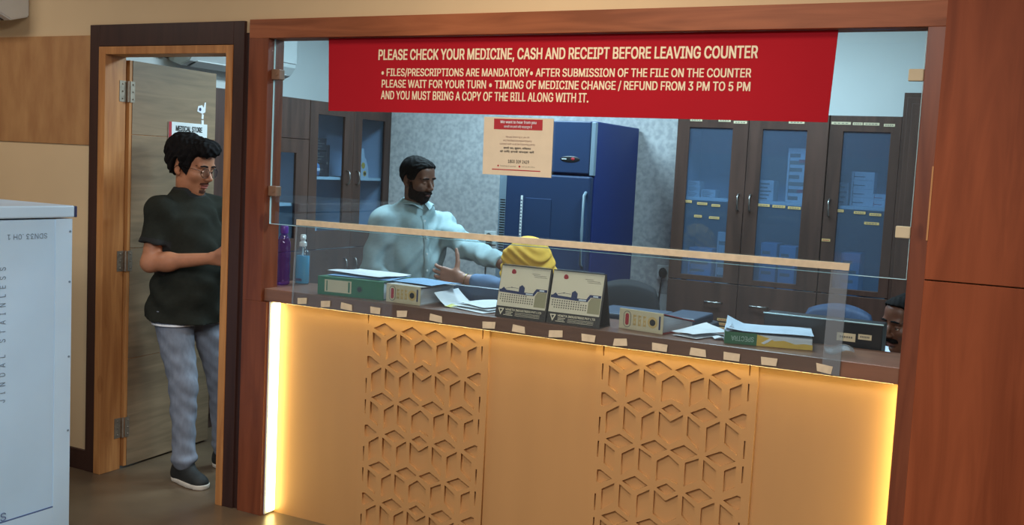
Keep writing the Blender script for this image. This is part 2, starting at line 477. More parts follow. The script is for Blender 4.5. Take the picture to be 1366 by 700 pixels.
for z in (1.86, 1.04, 0.21):
    hb = bmesh.new()
    box(hb, -3.9925, -3.990, 0.066, 0.106, z - 0.05, z + 0.05)
    cyl(hb, (-3.984, 0.112, z - 0.05), (-3.984, 0.112, z + 0.05), 0.006, seg=12)
    box(hb, 0.002, 0.032, -0.0045, -0.002, z - 0.05, z + 0.05, 0, LM)
    for dz in (-0.035, 0, 0.035):
        sphere(hb, LM @ Vector((0.02, -0.005, z + dz)), 0.004, 8)
        sphere(hb, (-3.9895, 0.085, z + dz), 0.004, 8)
    obj('hinge', hb, 'hinge_steel', d1, smooth='auto')
# the sign and the sticker on the door leaf
sg = thing('door_sign', 'white door sign with red left edge reading MEDICAL STORE', 'sign', LM @ Vector((0.40, -0.004, 1.60)), LA)
sl = Matrix.Translation((-0.40, 0.004, -1.60))
bm = new_bm(); box(bm, 0.265, 0.555, -0.0085, -0.0035, 1.60, 1.735, 0.001, sl); obj('sign_board', bm, 'white_plastic', sg, local=True)
bm = new_bm(); box(bm, 0.265, 0.285, -0.0093, -0.0080, 1.60, 1.735, 0, sl); obj('red_edge', bm, 'ink_red', sg, local=True)
bm = text_bm('MEDICAL STORE', 0.315, 0.515, 1.690, 1.718, -0.0084, 0.03, mtx=sl)
obj('lettering', bm, 'ink_black', sg, local=True)
st = thing('door_sticker', 'small torn white sticker on the door leaf above the sign', 'sticker', LM @ Vector((0.50, -0.003, 1.79)), LA)
sl2 = Matrix.Translation((-0.50, 0.003, -1.79))
bm = new_bm()
prism(bm, [(0.478, 1.80), (0.485, 1.828), (0.515, 1.835), (0.528, 1.822), (0.534, 1.85), (0.545, 1.852), (0.541, 1.80), (0.52, 1.79), (0.50, 1.795)], -0.0048, -0.0036, 'Y', 0, sl2)
prism(bm, [(0.512, 1.765), (0.527, 1.762), (0.53, 1.786), (0.515, 1.79)], -0.0048, -0.0036, 'Y', 0, sl2)
prism(bm, [(0.514, 1.735), (0.53, 1.733), (0.53, 1.757), (0.512, 1.757)], -0.0048, -0.0036, 'Y', 0, sl2)
obj('paper', bm, 'white_paper', st, local=True)
bm = new_bm(); cyl(bm, sl2 @ Vector((0.50, -0.0047, 1.812)), sl2 @ Vector((0.50, -0.0056, 1.812)), 0.009, seg=16); obj('blue_emblem', bm, 'ink_navy', st, local=True)

# counter window: posts, header, sill rail
w1 = sempty('window_1', (-1.7, 0, 0))
bm = new_bm(); box(bm, -3.116, -3.010, -0.018, 0.085, 0.953, 2.084, 0.0015); box(bm, -3.116, -2.980, -0.018, 0.085, 0, 0.953, 0.0015)
obj('left_post', bm, 'red_wood', w1)
obj('right_post', B(-0.384, -0.330, -0.018, 0.085, 0, 2.084, 0.0015), 'red_wood', w1)
obj('header_board', B(-3.116, -0.330, -0.018, 0.085, 2.084, 2.164, 0.0015), 'red_wood_flat', w1)

# ------------------------------------------------------------------ service counter
sc = thing('service_counter', 'long built-in service counter with brown worktop and glowing cream lattice front', 'counter', (-1.68, 0.2, 0))
bm = new_bm(); box(bm, -3.009, -0.385, 0.0, 0.32, 0.955, 1.010, 0.002); box(bm, -3.12, -3.0, 0.101, 0.32, 0.955, 1.010, 0.002); obj('worktop', bm, 'worktop_wood', sc)
PY = 0.062           # face of the recessed front
obj('front_panel', B(-2.98, -0.383, PY, PY + 0.018, 0, 0.955), 'cream_laminate', sc)
def lattice(cx):
    """cut-through sheet of cubes and stars, mirrored about its own middle"""
    half_a = [
        [(-.246, 0), (-.192, .027), (-.137, 0), (-.192, -.027)],
        [(-.108, 0), (-.056, .027), (-.005, 0), (-.057, -.027)],
        [(-.249, -.017), (-.208, -.040), (-.208, -.118), (-.249, -.093)],
        [(-.179, -.045), (-.131, -.014), (-.131, -.088), (-.179, -.126)],
        [(-.113, -.013), (-.064, -.037), (-.064, -.125), (-.113, -.094)]]
    mid_a = [[(-.042, -.048), (0, -.019), (.042, -.048), (.042, -.123), (0, -.106), (-.042, -.123)]]
    half_b = [
        [(-.273, .024), (-.260, .027), (-.211, 0), (-.260, -.026), (-.273, -.023)],
        [(-.172, 0), (-.123, .027), (-.071, 0), (-.122, -.027)],
        [(-.250, -.046), (-.201, -.015), (-.201, -.088), (-.250, -.126)],
        [(-.181, -.014), (-.134, -.044), (-.134, -.133), (-.181, -.100)],
        [(-.110, -.044), (-.063, -.013), (-.063, -.084), (-.110, -.131)]]
    mid_b = [[(-.037, 0), (0, .022), (.037, 0), (0, -.022)],
             [(-.045, -.012), (0, -.043), (.045, -.012), (.045, -.100), (0, -.127), (-.045, -.100)]]
    slots = [[(-.277, a), (-.271, a), (-.271, b), (-.277, b)] for a, b in ((-.013, -.074), (-.215, -.280))]
    hx, zt = 0.305, 0.9545
    polys = [[(-hx, 0.004), (hx, 0.004), (hx, zt), (-hx, zt)]]
    def add(p, z):
        if min(q[1] for q in p) + z > 0.012 and max(q[1] for q in p) + z < zt - 0.004: polys.append([(u, v + z) for u, v in p])
    mir = lambda p: [(-u, v) for u, v in p][::-1]
    for k in range(4):
        z = 0.893 - 0.2935 * k
        for p in half_a + slots: add(p, z); add(mir(p), z)
        for p in mid_a: add(p, z)
        for p in half_b: add(p, z - 0.1468); add(mir(p), z - 0.1468)
        for p in mid_b: add(p, z - 0.1468)
    for p in ([(-.277, .909), (-.271, .909), (-.271, .947), (-.277, .947)],): polys.append(p); polys.append(mir(p))
    cu = bpy.data.curves.new('t', 'CURVE'); cu.dimensions = '2D'; cu.fill_mode = 'BOTH'; cu.extrude = 0.006
    for p in polys:
        s = cu.splines.new('POLY'); s.points.add(len(p) - 1); s.use_cyclic_u = True
        for i, (u, v) in enumerate(p): s.points[i].co = (u, v, 0, 1)
    to = bpy.data.objects.new('t', cu); COL.objects.link(to)
    me = bpy.data.meshes.new_from_object(to.evaluated_get(bpy.context.evaluated_depsgraph_get()))
    bpy.data.objects.remove(to); bpy.data.curves.remove(cu)
    bm = bmesh.new(); bm.from_mesh(me); bpy.data.meshes.remove(me)
    for v in bm.verts: v.co = Vector((cx + v.co.x, PY - 0.0062 - v.co.z, v.co.y))
    return bm
for cx in (-2.213, -1.150):
    obj('lattice_screen', lattice(cx), 'cream_laminate', sc)
bm = new_bm(); box(bm, -2.979, -2.972, 0.0, 0.058, 0.004, 0.953, 0.001); obj('strip_housing', bm, 'white_plastic', sc)
obj('led_strip', B(-2.9715, -2.962, 0.014, 0.056, 0.012, 0.945, 0.002), 'led_warm', sc, label='glowing warm vertical LED strip at the left end')
obj('led_strip', B(-2.90, -0.40, 0.008, 0.020, 0.9538, 0.9549), 'led_hidden', sc)
bm = new_bm(); box(bm, -0.3845, -0.3835, 0.022, 0.050, 0.012, 0.945); obj('led_strip', bm, 'led_hidden', sc)

# ------------------------------------------------------------------ glass over the counter
gp = thing('glass_pane', 'large clear glass pane hanging in the wooden frame above the counter', 'glass', (-1.7, 0.025, 1.293))
obj('pane', B(-3.008, -0.391, 0.020, 0.028, 1.293, 2.083), 'pane_glass', gp)
bm = new_bm()
box(bm, -3.0085, -0.3905, 0.0195, 0.0285, 1.2915, 1.2932); box(bm, -0.3912, -0.3895, 0.0195, 0.0285, 1.292, 2.083); box(bm, -3.0092, -3.0078, 0.0195, 0.0285, 1.292, 2.083)
obj('polished_edge', bm, 'glass_edge', gp)
for z in (1.934, 1.435):
    bm = new_bm(); box(bm, -3.010, -2.966, 0.006, 0.042, z - 0.022, z + 0.022, 0.003); cyl(bm, (-2.98, 0.007, z), (-2.98, 0.003, z), 0.006, seg=12)
    obj('wooden_clip', bm, 'clip_brown', gp)
for z in (1.939, 1.443):
    bm = new_bm(); box(bm, -0.4345, -0.3885, 0.014, 0.0345, z - 0.019, z + 0.019, 0.003); obj('fixing_block', bm, 'label_cream', gp)
gd = thing('sneeze_guard', 'low clear acrylic guard with beige taped top edge along the counter front', 'guard', (-1.7, -0.002, 0.955))
bm = new_bm(); prism(bm, [(-2.852, 0.958), (-0.566, 0.958), (-0.563, 1.306), (-2.840, 1.300)], -0.006, -0.001); obj('acrylic_sheet', bm, 'guard_acrylic', gd)
bm = new_bm(); prism(bm, [(-2.838, 1.2985), (-0.564, 1.3075), (-0.5625, 1.331), (-2.8375, 1.3225)], -0.008, 0.001); obj('edge_tape', bm, 'masking_tape', gd)
bm = new_bm(); prism(bm, [(-0.626, 0.960), (-0.568, 0.960), (-0.565, 1.3045), (-0.620, 1.3045)], -0.0072, -0.0062); obj('corner_tape', bm, 'clear_tape', gd)
bm = new_bm(); prism(bm, [(-2.851, 0.960), (-2.842, 0.960), (-2.832, 1.298), (-2.841, 1.298)], -0.0072, -0.0062); obj('corner_tape', bm, 'clear_tape', gd)
rnd = random.Random(4)
for x in (-2.793, -2.669, -2.562, -2.414, -2.283, -2.125, -1.882, -1.755, -1.598, -1.463, -1.341, -1.188, -1.05, -.928, -.798, -.615):
    w = rnd.uniform(0.023, 0.029); a = rnd.uniform(-.004, .004); c = rnd.uniform(-.005, .005)
    bm = new_bm(); prism(bm, [(x - w, .964 + a), (x + w + c, .964 - a), (x + w, .990 - a), (x - w + c, .991 + a)], -0.0078, -0.0062); obj('tape_patch', bm, 'masking_tape', gd)

# ------------------------------------------------------------------ red banner and the notice on the glass
bn = thing('banner', 'wide red sign with cream lettering PLEASE CHECK YOUR MEDICINE across the glass top', 'sign', (-1.7, 0.018, 1.785))
bm = new_bm(); prism(bm, [(-2.706, 1.785), (-0.672, 1.785), (-0.660, 2.083), (-2.717, 2.083)], 0.0165, 0.0195); obj('banner_sheet', bm, 'red_vinyl', bn)
YT = 0.0166
for body, x0, x1, z0, z1, bo in (
        ('PLEASE CHECK YOUR MEDICINE, CASH AND RECEIPT BEFORE LEAVING COUNTER', -2.463, -.917, 1.984, 2.036, .024),
        ('\u2022 FILES/PRESCRIPTIONS ARE MANDATORY\u2022 AFTER SUBMISSION OF THE FILE ON THE COUNTER', -2.445, -.935, 1.925, 1.961, .020),
        ('PLEASE WAIT FOR YOUR TURN \u2022 TIMING OF MEDICINE CHANGE / REFUND FROM 3 PM TO 5 PM', -2.442, -.935, 1.879, 1.916, .020),
        ('AND YOU MUST BRING A COPY OF THE BILL ALONG WITH IT.', -2.444, -1.528, 1.836, 1.871, .020)):
    obj('lettering', text_bm(body, x0, x1, z0, z1, YT, bo), 'cream_print', bn)
po = thing('notice', 'cream paper notice headed We want to hear from you taped to the glass', 'notice', (-1.81, 0.018, 1.556))
bm = new_bm(); prism(bm, [(-1.956, 1.557), (-1.662, 1.556), (-1.664, 1.775), (-1.960, 1.776)], 0.0165, 0.0195); obj('paper_sheet', bm, 'cream_paper', po)
bm = new_bm(); prism(bm, [(-1.915, 1.730), (-1.708, 1.730), (-1.709, 1.770), (-1.916, 1.770)], 0.0160, 0.0168); obj('red_heading_block', bm, 'ink_red', po)
obj('lettering', text_bm('We want to hear from you', -1.888, -1.734, 1.7505, 1.7645, 0.0161, .02), 'white_paper', po)
bm = text_bm('\u0906\u092a\u0915\u0940 \u0930\u093e\u092f \u0939\u092e\u093e\u0930\u0947 \u0932\u093f\u090f \u092e\u0939\u0924\u094d\u0935\u092a\u0942\u0930\u094d\u0923 \u0939\u0948', -1.872, -1.752, 1.734, 1.747, 0.0161, .012)
obj('lettering', bm, 'white_paper', po)
bm = new_bm()
for k, (s, a, b) in enumerate((('We are listening to you on', -1.862, -1.762), ('any feedback/complaint/query', -1.872, -1.750), ('connect with us at the following points', -1.886, -1.736))):
    obj('lettering', text_bm(s, a, b, 1.6975 - .0135 * k, 1.7065 - .0135 * k, 0.0166, .0), 'ink_brown', po)
bm = text_bm('\u0905\u092a\u0928\u0940 \u0930\u093e\u092f, \u0938\u0941\u091d\u093e\u0935, \u0936\u093f\u0915\u093e\u092f\u0924', -1.870, -1.752, 1.6545, 1.6655, 0.0166, .01)
obj('lettering', bm, 'ink_black', po); bm = text_bm('\u0915\u0947 \u0932\u093f\u090f \u0939\u092e\u0938\u0947 \u0938\u0902\u092a\u0930\u094d\u0915 \u0915\u0930\u0947\u0902', -1.884, -1.738, 1.641, 1.652, 0.0166, .01); obj('lettering', bm, 'ink_black', po)
bm = text_bm('1800 309 2429', -1.847, -1.757, 1.604, 1.6165, 0.0166, .01)
obj('lettering', bm, 'ink_black', po)
bm = new_bm(); box(bm, -1.915, -1.708, 0.0160, 0.0168, 1.5758, 1.5795); cyl(bm, (-1.889, 0.0168, 1.592), (-1.889, 0.016, 1.592), .0035, seg=12); cyl(bm, (-1.797, 0.0168, 1.592), (-1.797, 0.016, 1.592), .004, seg=12)
obj('red_footer_line', bm, 'ink_red', po)
obj('lettering', text_bm('feedback portal', -1.880, -1.812, 1.588, 1.595, 0.0166), 'ink_grey', po); obj('lettering', text_bm('call us any time', -1.788, -1.732, 1.588, 1.595, 0.0166), 'ink_grey', po)

# ------------------------------------------------------------------ cabinets of the pharmacy
def handle_bm(x, y, z, ax):
    """bow handle, standing off along ax (unit xy)"""
    pts = [(x + ax[0] * d, y + ax[1] * d, z + q) for d, q in ((0, -.045), (.016, -.044), (.026, -.03), (.029, 0), (.026, .03), (.016, .044), (0, .045))]
    return tube(bmesh.new(), pts, .005, 8)
def glass_door(par, u0, u1, z0, z1, g, face, axis, hu=None, hz=1.46, gz=(1.03, 1.87)):
    """framed glass door; u runs along the wall, face is the front plane; axis 'Y' faces -y, 'X' faces +x"""
    g0, g1 = g
    def bx(bm, ua, ub, za, zb, d0=0.0, d1=0.02, bev=.002):
        if axis == 'Y': box(bm, ua, ub, face + d0, face + d1, za, zb, bev)
        else: box(bm, face - d1, face - d0, ua, ub, za, zb, bev)
    bm = new_bm()
    bx(bm, u0, g0, z0, z1); bx(bm, g1, u1, z0, z1)
    bx(bm, g0 - .001, g1 + .001, gz[1], z1); bx(bm, g0 - .001, g1 + .001, z0, gz[0])
    d = obj('glass_door', bm, 'cabinet_wood', par)
    bm = new_bm(); bx(bm, g0 - .002, g1 + .002, gz[0] - .002, gz[1] + .002, .008, .012, 0); obj('door_pane', bm, 'cabinet_glass' if axis == 'Y' else 'cabinet_glass_clear', d)
    if hu is not None:
        hb = handle_bm(hu, face, hz, (0, -1)) if axis == 'Y' else handle_bm(face, hu, hz, (1, 0))
        obj('door_handle', hb, 'steel', d, smooth=True)
    return d
def solid_door(par, u0, u1, z0, z1, face, axis, hu=None, hz=None):
    bm = new_bm()
    if axis == 'Y': box(bm, u0, u1, face, face + .02, z0, z1, .002)
    else: box(bm, face - .02, face, u0, u1, z0, z1, .002)
    d = obj('solid_door', bm, 'cabinet_wood', par)
    if hu is not None:
        if axis == 'Y': hb = tube(bmesh.new(), [(hu - .05, face, hz), (hu - .046, face - .02, hz), (hu + .046, face - .02, hz), (hu + .05, face, hz)], .005, 8)
        else: hb = handle_bm(face, hu, hz, (1, 0))
        obj('door_handle', hb, 'steel', d, smooth=True)
    return d
def carcass(par, u0, u1, zt, f, dep, axis, shelves=(1.475,), zb=0.98):
    t = .018
    def bx(bm, ua, ub, d0, d1, za, zc, bev=0.0):
        if axis == 'Y': box(bm, ua, ub, f + d0, f + d1, za, zc, bev)
        else: box(bm, f - d1, f - d0, ua, ub, za, zc, bev)
    bm = new_bm()
    bx(bm, u0, u0 + t, .021, dep, 0, zt); bx(bm, u1 - t, u1, .021, dep, 0, zt)
    bx(bm, u0, u1, .021, dep, zt - t, zt); bx(bm, u0 + t, u1 - t, .06, dep, 0, .08)
    obj('carcass', bm, 'cabinet_wood', par)
    bm = new_bm()
    bx(bm, u0 + t, u1 - t, dep - .012, dep - .002, .08, zt - t)
    bx(bm, u0 + t, u0 + t + .003, .03, dep - .012, zb, zt - t); bx(bm, u1 - t - .003, u1 - t, .03, dep - .012, zb, zt - t)
    obj('lining', bm, 'cabinet_inside', par)
    for z in (zb - .018,) + tuple(shelves):
        bm = new_bm(); bx(bm, u0 + t + .004, u1 - t - .004, .03, dep - .013, z - .018, z, .001); obj('shelf', bm, 'shelf_white', par)
FR = 2.25
cabA = thing('display_cabinet', 'tall brown two-door glass cabinet on the back wall right of the blue freezer', 'cabinet', (-1.515, FR + .2, 0), 0, None)
carcass(cabA, -1.940, -1.090, 1.955, FR, YB - FR - .005, 'Y')
glass_door(cabA, -1.938, -1.5265, 1.0, 1.953, (-1.865, -1.615), FR, 'Y', -1.555)
glass_door(cabA, -1.5235, -1.092, 1.0, 1.953, (-1.445, -1.205), FR, 'Y', -1.487)
solid_door(cabA, -1.938, -1.5265, .09, .995, FR, 'Y', -1.66, .885)
solid_door(cabA, -1.5235, -1.092, .09, .995, FR, 'Y', -1.40, .885)
cabB = thing('display_cabinet', 'brown single-door glass cabinet at the right end behind the counter', 'cabinet', (-.905, FR + .2, 0))
carcass(cabB, -1.088, -.722, 1.955, FR, YB - FR - .005, 'Y')
glass_door(cabB, -1.086, -.724, 1.0, 1.953, (-1.015, -.775), FR, 'Y', -1.058)
solid_door(cabB, -1.086, -.724, .09, .995, FR, 'Y', -1.03, .885)
cabT = thing('tall_cupboard', 'plain taller brown cupboard at the far right edge behind the glass', 'cupboard', (-.4, FR + .2, 0))
bm = new_bm(); box(bm, -.719, -.1, FR - .03, YB - .005, 0, 2.075, .002); obj('carcass', bm, 'cabinet_wood', cabT)
bm = new_bm(); box(bm, -.70, -.12, FR - .05, FR - .031, 1.34, 2.05, .003); box(bm, -.675, -.145, FR - .055, FR - .049, 1.37, 2.02, .003); obj('panel_door', bm, 'cabinet_wood', cabT)
bm = new_bm(); box(bm, -.70, -.12, FR - .05, FR - .031, .09, 1.33, .003); obj('panel_door', bm, 'cabinet_wood', cabT)
# row along the left wall, fronts face right
XF = -4.20
lu1 = thing('display_cabinet', 'brown two-door glass cabinet on the left wall holding black boxes', 'cabinet', (-4.4, 2.2, 0))
carcass(lu1, 1.765, 2.672, 1.955, XF, XF - XL - .005, 'X', (1.47,))
glass_door(lu1, 1.767, 2.2285, 1.0, 1.953, (1.85, 2.13), XF, 'X', 2.165, 1.47, (1.12, 1.87))
glass_door(lu1, 2.2315, 2.670, 1.0, 1.953, (2.325, 2.595), XF, 'X', 2.275, 1.47, (1.12, 1.87))
solid_door(lu1, 1.767, 2.2285, .09, .995, XF, 'X', 2.165, .88)
solid_door(lu1, 2.2315, 2.670, .09, .995, XF, 'X', 2.275, .88)
lu2 = thing('display_cabinet', 'brown cabinet with solid upper door above a small glass door beside the left post', 'cabinet', (-4.4, 1.5, 0))
carcass(lu2, 1.302, 1.763, 1.955, XF, XF - XL - .005, 'X', (1.30, 1.66))
solid_door(lu2, 1.304, 1.761, 1.705, 1.953, XF, 'X')
glass_door(lu2, 1.304, 1.761, 1.0, 1.702, (1.345, 1.64), XF, 'X', None, 1.4, (1.08, 1.615))
solid_door(lu2, 1.304, 1.761, .09, .995, XF, 'X')
lu3 = thing('tall_cupboard', 'plain dark brown cupboard seen through the doorway beyond the door leaf', 'cupboard', (-4.4, 1.08, 0))
bm = new_bm(); box(bm, XL + .005, XF - .021, .86, 1.30, 0, 1.955, .002); obj('carcass', bm, 'cabinet_wood', lu3)
solid_door(lu3, .862, 1.298, .09, 1.953, XF, 'X')

# label tapes on cabinet fronts: printed strips
def strip(x, z, w, m='label_gold', y=FR):
    bm = new_bm(); box(bm, x - w / 2, x + w / 2, y - .0012, y + .0003, z - .007, z + .007)
    for k in range(4):
        a = x - w / 2 + w * (.12 + .2 * k); box(bm, a, a + w * .14, y - .0016, y - .0010, z - .003, z + .002, mi=1)
    return bm
for par, lst in ((cabA, ((-1.83, 1.912, .07), (-1.665, 1.913, .07), (-1.575, 1.905, .075), (-1.265, 1.912, .085))), (cabB, ((-1.03, 1.913, .10), (-.945, 1.912, .05), (-.875, 1.912, .08), (-.785, 1.908, .055)))):
    for x, z, w in lst: obj('label_strip', strip(x, z, w), ['label_cream', 'ink_grey'], par)
for par, lst in ((cabA, ((-1.855, 1.448, .055), (-1.765, 1.440, .06), (-1.685, 1.434, .05), (-1.785, 1.367, .045), (-1.69, 1.364, .06), (-1.42, 1.452, .08), (-1.33, 1.45, .07), (-1.245, 1.447, .07))), (cabB, ((-1.0, 1.447, .035), (-.90, 1.443, .06), (-.82, 1.438, .06), (-.835, 1.39, .075)))):
    for x, z, w in lst: obj('label_strip', strip(x, z, w, y=FR + .0075), ['label_gold', 'ink_grey'], par)
for par, x, z, w in ((cabA, -1.60, .79, .06), (cabA, -1.60, .765, .06), (cabA, -1.60, .74, .06), (cabA, -1.46, .775, .05), (cabB, -1.062, 1.285, .045)):
    obj('label_strip', strip(x, z, w), ['label_gold', 'ink_red'], par)

# things on the cabinet shelves
def carton(x, y, z, w, d, h, label, m='box_white', m2='ink_grey', group=None, marks=4, name='carton', ax='Y', cat='box'):
    t = thing(name, label, cat, (x, y, z), 0, group)
    if ax == 'Y':
        obj('carton_body', B(x - w / 2, x + w / 2, y - d / 2, y + d / 2, z, z + h, .002), m, t)
        bm = new_bm()
        for k in range(marks):
            zz = z + h * (k + .7) / (marks + .6); box(bm, x - w * .38, x + w * (.1 + .12 * (k % 3)), y - d / 2 - .0008, y - d / 2 + .001, zz - h * .05, zz + h * .02)
        box(bm, x - w * .40, x - w * .38, y - d / 2 - .0008, y - d / 2 + .001, z + h * .1, z + h * .9)
    else:
        obj('carton_body', B(x - d / 2, x + d / 2, y - w / 2, y + w / 2, z, z + h, .002), m, t)
        bm = new_bm()
        for k in range(marks):
            zz = z + h * (k + .7) / (marks + .6); box(bm, x + d / 2 - .001, x + d / 2 + .0008, y - w * .38, y + w * (.1 + .12 * (k % 3)), zz - h * .05, zz + h * .02)
        box(bm, x + d / 2 - .001, x + d / 2 + .0008, y - w * .40, y - w * .38, z + h * .1, z + h * .9)
    obj('print', bm, m2, t)
    return t
SH = 1.4755
YS = FR + .16
carton(-1.855, YS, SH, .075, .10, .032, 'lowest carton of the three piled at left of the upper shelf')
carton(-1.853, YS, SH + .0325, .072, .10, .030, 'middle carton of the three piled at left of the upper shelf')
carton(-1.857, YS, SH + .063, .070, .09, .028, 'topmost carton of the three piled at left of the upper shelf')
carton(-1.765, YS, SH, .085, .10, .045, 'single low carton right of the three-carton pile', marks=4)
carton(-1.43, YS, SH, .085, .12, .115, 'pale carton with rows of print behind the middle glass door', marks=5)
c = carton(-1.265, YS, SH, .115, .10, .30, 'tall white carton with red marks on the middle cabinet shelf', marks=7, m2='ink_grey')
for z in (.22, .055):
    obj('red_mark', B(-1.265 + .005, -1.265 + .045, YS - .0512, YS - .049, SH + z, SH + z + .018), 'ink_red', c)
carton(-1.01, YS, SH, .05, .09, .125, 'narrow upright white carton at left in the right cabinet')
for k in range(4):
    t = carton(-.915, YS + .02, SH + .0465 * k, .12, .12, .046, ('bottom', 'second', 'third', 'top')[k] + ' box of the four-box stack in the right cabinet', marks=1, m2='ink_black')
carton(-.815, YS, SH, .085, .09, .035, 'lower of two flat cartons by the right stile of the right cabinet', m2='ink_red', marks=1)
carton(-.815, YS, SH + .0355, .085, .09, .035, 'upper of two flat cartons by the right stile of the right cabinet', m2='ink_red', marks=1)
SL = .9805
carton(-1.78, YS, SL, .14, .16, .20, 'large pale blue carton low in the left of the back cabinets', 'box_blue')
carton(-1.655, YS + .02, SL, .08, .12, .30, 'tall narrow pale carton low behind the first glass door')
carton(-1.385, YS, SL, .09, .16, .26, 'left of the two pale blue cartons low in the middle cabinet', 'box_blue')
carton(-1.28, YS, SL, .09, .16, .25, 'right of the two pale blue cartons low in the middle cabinet', 'box_blue')
carton(-.94, YS, SL, .10, .16, .24, 'pale blue carton low in the right cabinet', 'box_blue')
# left wall cabinet: black box files, a blue ball pack, a yellow bottle carton
XS = XF - .125
for k in range(3):
    carton(XS - .042, 1.965, 1.4705 + .085 * k, .17, .16, .082, ('lowest', 'middle', 'topmost')[k] + ' of the black boxes behind the left cabinet glass', 'book_black', 'ink_grey', None, 4, 'storage_box', 'X')
carton(XS - .042, 2.075, 1.4705, .04, .15, .21, 'upright black box right of the black stack in the left cabinet', 'book_black', 'ink_grey', None, 1, 'storage_box', 'X')
t = thing('medicine_pack', 'light blue rounded pack beside the black boxes', 'pack', (XS + .076, 1.865, 1.4705))
bm = new_bm(); lathe(bm, [(.012, 0), (.03, .008), (.034, .05), (.030, .075), (.012, .095)], (XS + .076, 1.885, 1.4705), 20); obj('pack_body', bm, 'box_blue', t, smooth=True)
bm = new_bm(); lathe(bm, [(.0345, .035), (.0350, .040), (.0350, .050), (.0345, .055)], (XS + .076, 1.885, 1.4705), 20); obj('pack_band', bm, 'white_paper', t, smooth=True)
t = thing('medicine_pack', 'white pack with yellow marks tapering to a point in the left cabinet', 'pack', (XS + .06, 2.40, 1.4705))
bm = new_bm(); prism(bm, [(2.33, 1.4705), (2.47, 1.4705), (2.465, 1.54), (2.435, 1.60), (2.420, 1.61), (2.405, 1.672), (2.385, 1.672), (2.372, 1.60), (2.335, 1.54)], XS + .04, XS + .085, 'X'); obj('pack_body', bm, 'box_white', t)
bm = new_bm(); sphere(bm, (XS + .085, 2.405, 1.555), .022, 14, (.1, 1, 1)); sphere(bm, (XS + .085, 2.425, 1.50), .02, 14, (.1, 1, 1)); obj('yellow_mark', bm, 'ream_yellow', t, smooth=True)
bm = new_bm(); sphere(bm, (XS + .086, 2.425, 1.50), .012, 12, (.15, 1, 1)); obj('dark_mark', bm, 'ink_black', t, smooth=True)
t = thing('small_bottle', 'small white bottle with purple foot low in the left cabinet', 'bottle', (XF - .08, 1.92, .9805))
bm = new_bm(); lathe(bm, [(.028, .04), (.028, .17), (.014, .19), (.012, .20)], (XF - .08, 1.92, .9805), 18); obj('bottle_body', bm, 'box_white', t, smooth='auto')
bm = new_bm(); lathe(bm, [(.027, 0), (.029, .01), (.029, .04)], (XF - .08, 1.92, .9805), 18); obj('bottle_foot', bm, 'purple_plastic', t, smooth='auto')
bm = new_bm(); lathe(bm, [(.016, .20), (.016, .225), (.012, .232)], (XF - .08, 1.92, .9805), 18); obj('bottle_cap', bm, 'white_plastic', t, smooth='auto')

# ------------------------------------------------------------------ freezer
fz = thing('upright_freezer', 'tall dark blue upright medical freezer against the textured wall', 'freezer', (-2.6, 2.3, 0))
F0, F1, FX0, FX1, FT = 1.97, 2.66, -2.93, -2.325, 1.875
bm = new_bm(); box(bm, FX0, FX1, F0 + .03, F1, .09, FT, .006); obj('freezer_body', bm, 'freezer_side', fz)
bm = new_bm(); box(bm, FX0, FX0 + .058, F0, F0 + .031, .09, FT, .004); box(bm, FX1 - .028, FX1, F0, F0 + .031, 1.565, FT - .004, .004); box(bm, FX0, FX1, F0 + .006, F0 + .031, .09, .13, .003); obj('front_frame', bm, 'freezer_grey', fz)
bm = new_bm()
for k in range(26): box(bm, FX0 + .012, FX0 + .046, F0 - .0008, F0 + .002, 1.02 + .015 * k, 1.026 + .015 * k)
obj('vent_slots', bm, 'black_plastic', fz)
bm = new_bm(); box(bm, FX0 + .060, FX1 - .030, F0 - .004, F0 + .030, 1.575, FT - .002, .006); d = obj('upper_fascia', bm, 'freezer_blue', fz)
bm = new_bm(); sphere(bm, (-2.475, F0 - .004, 1.655), .062, 24, (1, .08, .30)); obj('control_display', bm, 'black_plastic', d, smooth=True)
bm = new_bm(); sphere(bm, (-2.455, F0 - .0085, 1.657), .012, 14, (1, .2, .7)); obj('red_indicator', bm, 'ink_red', d, smooth=True)
bm = new_bm(); box(bm, -2.525, -2.495, F0 - .0095, F0 - .006, 1.653, 1.658); obj('display_print', bm, 'white_plastic', d)
bm = new_bm(); box(bm, FX0 + .060, FX1 - .004, F0 - .030, F0 + .020, .14, 1.560, .010); d = obj('freezer_door', bm, 'freezer_blue', fz)
bm = new_bm(); box(bm, -2.735, -2.565, F0 - .034, F0 - .028, 1.06, 1.42, .004); obj('door_panel', bm, 'freezer_blue', d)
bm = new_bm(); box(bm, -2.765, -2.752, F0 - .034, F0 - .028, .98, 1.43, .001)
for k in range(22): box(bm, -2.763, -2.754, F0 - .0345, F0 - .0335, 1.0 + .019 * k, 1.006 + .019 * k, mi=1)
obj('white_label_strip', bm, ['white_plastic', 'ink_navy'], d)
bm = new_bm(); tube(bm, [(-2.352, F0 - .030, 1.47), (-2.352, F0 - .055, 1.45), (-2.352, F0 - .06, 1.25), (-2.352, F0 - .055, 1.06), (-2.352, F0 - .030, 1.04)], .009, 10); obj('door_handle', bm, 'freezer_grey', d, smooth=True)
for x in (FX0 + .06, FX1 - .06):
    for y in (F0 + .08, F1 - .08):
        bm = new_bm(); cyl(bm, (x, y, 0), (x, y, .092), .022, .026, 16); obj('foot', bm, 'black_plastic', fz, smooth='auto')

